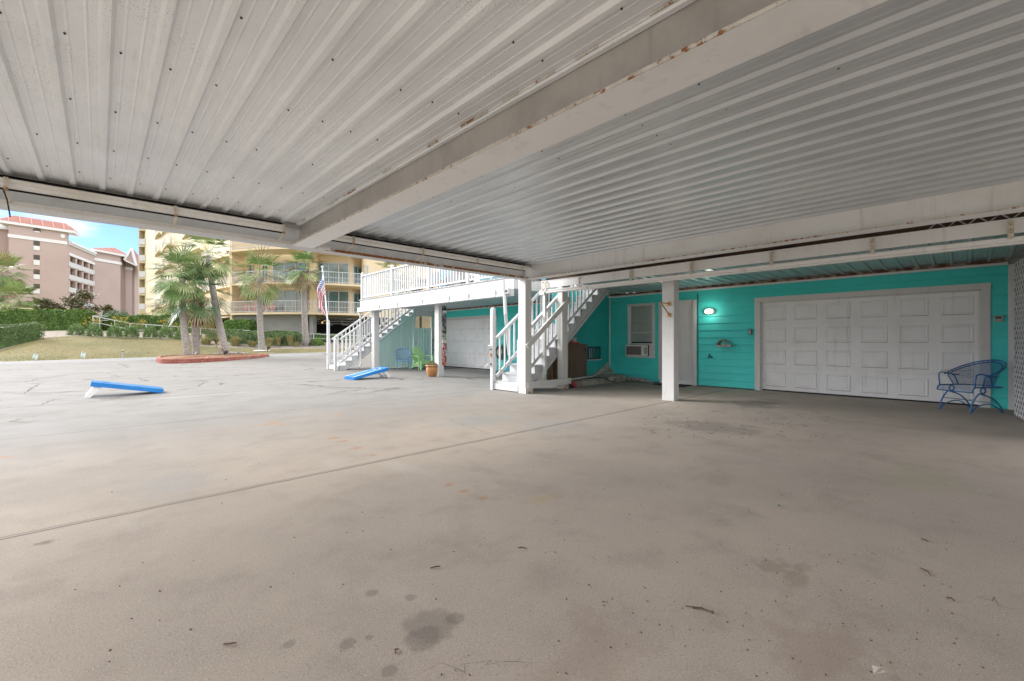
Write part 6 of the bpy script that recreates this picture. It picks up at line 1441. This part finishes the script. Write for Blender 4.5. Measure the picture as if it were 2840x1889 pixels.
# side wing with open balconies
wp = [(184,98),(262,112)]; P0, P1 = CP(184,98)+d12*1.2, CP(262,112)
mb = MB(); rb = inn*2.4
mb.prism([(v_.x, v_.y) for v_ in (P0+rb, P1+rb, P1+inn*12, P0+inn*12)], 0, 23.5) ; mb.build('recessed_wall', 'pink_stucco', pk)
mb = MB(); 
for v0, v1, th_ in ((P0, P1, 0),): mb.prism([(v_.x, v_.y) for v_ in (v0, v1, v1+rb, v0+rb)], 20.9, 23.5)
mb.build('wall', 'pink_stucco', pk)
def bandw(a, b_, z0, z1, pr_, mat='cornice_white', name='cornice', th_=.3):
    n_ = -inn; v = [a+n_*pr_, b_+n_*pr_, b_-n_*th_, a-n_*th_]; return MB().prism([(q3.x,q3.y) for q3 in v], z0, z1).build(name, mat, pk)
MB().prism([(v_.x, v_.y) for v_ in (P1-inn*.05, P1+d12*1.5, P1+rb*1.2+d12*1.5, P1+rb*1.2)], 0, 23.4).build('end_wall', 'pink_stucco', pk)
bandw(P0, P1, 23.5, 24.0, .5); bandw(P0, P1, 23.1, 23.5, .25); bandw(P0, P1, 20.7, 21.3, .12)
for k in range(0, 6):
    z = 18.2-2.92*k
    mb = MB().prism([(q3.x,q3.y) for q3 in (P0, P1, P1+rb, P0+rb)], z-.25, z).build('balcony', 'pink_stucco', pk)
    r_ = MB().prism([(q3.x,q3.y) for q3 in (P0-inn*.05, P1-inn*.05, P1+inn*.02, P0+inn*.02)], z, z+1.1).build('railing', 'bright_white', mb)
    for j in range(4):
        q3 = P0.lerp(P1, (j+.55)/4)+rb*.98; wv = d12*.55
        MB().prism([(v_.x, v_.y) for v_ in (q3-wv-inn*.05, q3+wv-inn*.05, q3+wv, q3-wv)], z, z+2.0).build('balcony_door', 'pink_shaded_stucco', pk)
        qq = q3+d12*.1; MB().prism([(v_.x, v_.y) for v_ in (qq-d12*.25-inn*.10, qq+d12*.25-inn*.10, qq+d12*.25-inn*.06, qq-d12*.25-inn*.06)], z+.9, z+1.7).build('window', 'cornice_white', pk)
for j in range(5):
    q3 = P0.lerp(P1, j/4.0 if j < 4 else .985); q3 = P0.lerp(P1, [.02,.27,.52,.77,.98][j]); MB().prism([(v_.x, v_.y) for v_ in (q3-d12*.45, q3+d12*.45, q3+d12*.45+inn*.6, q3-d12*.45+inn*.6)], 0, 20.9).build('column', 'pink_stucco', pk)
# block 2 and beyond
B = [CP(*p_) for p_ in ((262,112),(334,118.5),(345,121.5),(349,121),(366,121),(366,128))]
mb = MB().prism([(v_.x, v_.y) for v_ in (B[0], B[1], B[1]+d12*16, B[0]+d12*16)], 0, 24.6); mb.build('wall', 'pink_stucco', pk)
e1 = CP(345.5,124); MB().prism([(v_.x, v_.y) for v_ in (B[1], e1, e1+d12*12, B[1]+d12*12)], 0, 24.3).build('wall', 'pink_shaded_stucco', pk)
MB().prism([(v_.x, v_.y) for v_ in (CP(347,122), CP(366,123), CP(366,140), CP(347,140))], 0, 23.5).build('wall', 'pink_stucco', pk)
band([(262,112),(334,118.5),(345.5,123.9)], 21.9, 22.6, .15); band([(347,122),(366,123)], 21.2, 21.9, .15)
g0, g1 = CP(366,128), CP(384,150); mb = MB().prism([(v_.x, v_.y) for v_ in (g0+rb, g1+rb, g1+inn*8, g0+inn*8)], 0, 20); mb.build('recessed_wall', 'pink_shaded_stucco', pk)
mb = MB().prism([(v_.x, v_.y) for v_ in (g0, g1, g1+rb, g0+rb)], 17.6, 20.0).build('wall', 'pink_stucco', pk)
bandw(g0, g1, 20.0, 21.3, .3); bandw(g0, g1, 18.1, 18.7, .15)
for k in range(5):
    z = 15.2-2.92*k; s_ = MB().prism([(q3.x,q3.y) for q3 in (g0, g1, g1+rb, g0+rb)], z-.25, z).build('balcony', 'pink_stucco', pk); MB().prism([(q3.x,q3.y) for q3 in (g0-inn*.1, g1-inn*.1, g1, g0)], z, z+1.1).build('railing', 'bright_white', s_)
# windows of block 1
def slot(px0, px1, t_, z0, z1, mat, name, pr_=.04, parent=None):
    def on(px):
        d = ray(px, 900); a = CP(24,91); n_ = Vector((-d01.y, d01.x, 0)); s = a.dot(n_)/Vector((d[0], d[1], 0)).dot(n_); return Vector((d[0]*s, d[1]*s, 0))
    a, b_ = on(px0), on(px1); n_ = Vector((a.x, a.y, 0)).normalized()*-pr_; back = n_*-.5
    return MB().prism([(q3.x,q3.y) for q3 in (a+n_, b_+n_, b_-n_, a-n_)], z0, z1).build(name, mat, parent or pk)
Zw = 94.0; zrow = lambda r_: EYE+(CY-r_)/FPX*94.6
for (ra, rm, rb_) in ((668,683,695), (708,722,736), (748,762,775), (788,801,815), (827,841,855)):
    f_ = slot(93, 110.5, 0, zrow(rb_), zrow(ra), 'window_dark', 'window'); slot(93, 110.5, 0, zrow(rb_), zrow(rm), 'cornice_white', 'railing', .12, f_)
f_ = slot(96, 110, 0, zrow(645.5), zrow(639), 'cornice_white', 'window', .05)
def on1(px):
    d = ray(px, 900); a = CP(24,91); n_ = Vector((-d01.y, d01.x, 0)); s = a.dot(n_)/Vector((d[0], d[1], 0)).dot(n_); return Vector((d[0]*s, d[1]*s, 0))
cc = on1(103); mb = MB(); rr_ = .62; ff = Vector((cc.x, cc.y, 0)).normalized()*-.14
mb.add([cc+ff+d01*rr_*math.cos(a)+Vector((0,0,zrow(641.5)+rr_*math.sin(a))) for a in [math.pi*i/12 for i in range(13)]]+[cc-ff+d01*rr_*math.cos(a)+Vector((0,0,zrow(641.5)+rr_*math.sin(a))) for a in [math.pi*i/12 for i in range(13)]], [tuple(range(13)), tuple(range(25,12,-1))]+[(i,13+i,14+i,i+1) for i in range(12)]); mb.build('arched_vent', 'window_dark', f_)
def disc(c, dirv, r_, z, mat='cornice_white'):
    f2 = Vector((c.x, c.y, 0)).normalized()*-.12; n2 = 14
    MB().add([c+f2+dirv*r_*math.cos(6.283*i/n2)+Vector((0,0,z+r_*1.2*math.sin(6.283*i/n2))) for i in range(n2)]+[c-f2+dirv*r_*math.cos(6.283*i/n2)+Vector((0,0,z+r_*1.2*math.sin(6.283*i/n2))) for i in range(n2)], [tuple(range(n2)), tuple(range(2*n2-1,n2-1,-1))]+[(i,n2+i,n2+(i+1)%n2,(i+1)%n2) for i in range(n2)]).build('round_window', mat, pk)
disc(on1(174), d01, .38, 24.7); disc(CP(336.5,119.4), (e1-B[1]).normalized(), .5, 23.1)
for k in range(5):
    z = 20.2-2.92*k; q3 = CP(341.8, 122); w_ = (e1-B[1]).normalized()*.9; nn = Vector((q3.x,q3.y,0)).normalized()*-.5
    f_ = MB().prism([(v_.x,v_.y) for v_ in (q3+nn-w_, q3+nn+w_, q3+w_, q3-w_)], z-1.9, z).build('window', 'window_dark', pk); nn *= 1.2; MB().prism([(v_.x,v_.y) for v_ in (q3+nn-w_, q3+nn+w_, q3+w_, q3-w_)], z-1.9, z-.8).build('railing', 'cornice_white', f_)
# hip roofs
def hip(P, z, h, over, ridge=.35, name='roof'):
    c = sum(P, Vector())/4; Q = []
    for p_ in P: d = (p_-c); Q.append(p_+d.normalized()*over*1.2)
    ea = MB().prism([(q3.x,q3.y) for q3 in Q], z-.55, z).build('eave', 'cornice_white', pk)
    la = (P[1]-P[0]).length; lb_ = (P[2]-P[1]).length
    if la > lb_: r0, r1 = (Q[0]+Q[3])/2, (Q[1]+Q[2])/2
    else: r0, r1 = (Q[0]+Q[1])/2, (Q[3]+Q[2])/2
    ra, rb2 = r0.lerp(r1, ridge), r0.lerp(r1, 1-ridge); up_ = Vector((0,0,z+h)); zz = Vector((0,0,z+.02))
    v = [q3+zz for q3 in Q]+[ra+up_, rb2+up_]
    fs = [(0,1,5,4),(1,2,5),(2,3,4,5),(3,0,4)] if la > lb_ else [(0,1,4),(1,2,5,4),(2,3,5),(3,0,4,5)]
    mb = MB().add([(a.x,a.y,a.z) for a in v], fs); mb.mat(1)
    # standing seams
    for f in fs:
        fv = [v[i] for i in f]; a, b_ = fv[0], fv[1]; L_ = (b_-a).length; k = int(L_/1.5); nrm = (fv[1]-fv[0]).cross(fv[2]-fv[0]).normalized()
        if nrm.z < 0: nrm = -nrm
        ed = (b_-a).normalized(); upv = nrm.cross(ed).normalized()
        if upv.z < 0: upv = -upv
        tops = fv[2:]
        for i in range(1, k):
            p_ = a+ed*L_*i/k; t = L_*i/k; 
            # length to the face boundary along upv
            best = 1e9
            for e in range(1, len(fv)):
                s0, s1 = fv[e], fv[(e+1)%len(fv)]; x0, y0 = (s0-a).dot(ed), (s0-a).dot(upv); x1, y1 = (s1-a).dot(ed), (s1-a).dot(upv)
                if (x0-t)*(x1-t) <= 0 and abs(x1-x0) > 1e-6: yy = y0+(y1-y0)*(t-x0)/(x1-x0); 
                else: continue
                if yy > .3: best = min(best, yy)
            if best < 1e8: mb.bar(p_+nrm*.06, p_+upv*best+nrm*.06, .16, .1, tuple(nrm))
    mb.build(name, ['tile_red', 'tile_seam'], pk)
hp = [CP(14,90.5), CP(186,98), CP(186,98)+d12*3.2, CP(14,90.5)+d12*3.2]; hip(hp, 26.2, 1.7, 1.0, .16)
hp = [CP(259,111.5), CP(342,119.5), CP(342,119.5)+d12*14, CP(259,111.5)+d12*14]; hip(hp, 24.8, 1.9, .8, .3)
# gable porch roof on the right of block 2
ga0, ga1 = CP(344.5,119.5), CP(377,121.5); ap = (ga0+ga1)/2; ap = CP(364,120.5); bk_ = d12*14
v = [ga0+Vector((0,0,23.4)), ga1+Vector((0,0,22.2)), ap+Vector((0,0,26.9)), ga0+bk_+Vector((0,0,23.4)), ga1+bk_+Vector((0,0,22.2)), ap+bk_*.2+Vector((0,0,26.9))]
MB().add(v, [(0,2,5,3),(1,4,5,2),(3,5,4)]).build('gable_roof', 'tile_red', pk)
mb = MB().bar(v[0], v[2], .5, .5).bar(v[1], v[2], .5, .6).bar(v[0], v[1], .3, .3); mb.build('gable_trim', 'cornice_white', pk)
MB().add([v[0]+FD*.2, v[1]+FD*.2, v[2]+FD*.2, v[0]+FD*.5, v[1]+FD*.5, v[2]+FD*.5], [(0,1,2),(5,4,3)]).build('gable_wall', 'pink_shaded_stucco', pk)
v = [CP(366,150), CP(392,150)]; MB().add([v[0]+Vector((0,0,24.2)), v[1]+Vector((0,0,23.8)), v[1]+FD*8+Vector((0,0,27.2)), v[0]+FD*8+Vector((0,0,27.2))], [(0,1,2,3)]).build('roof', 'tile_red', pk)
MB().tube([CP(78,104,26), CP(78,104,31.5)], .06, 5).build('antenna', 'pole_white', pk)
# ================================================================== FINISH: every group label sanity
for o in bpy.data.objects:
    if o.type == 'MESH': o.data.name = o.name.split('.')[0]
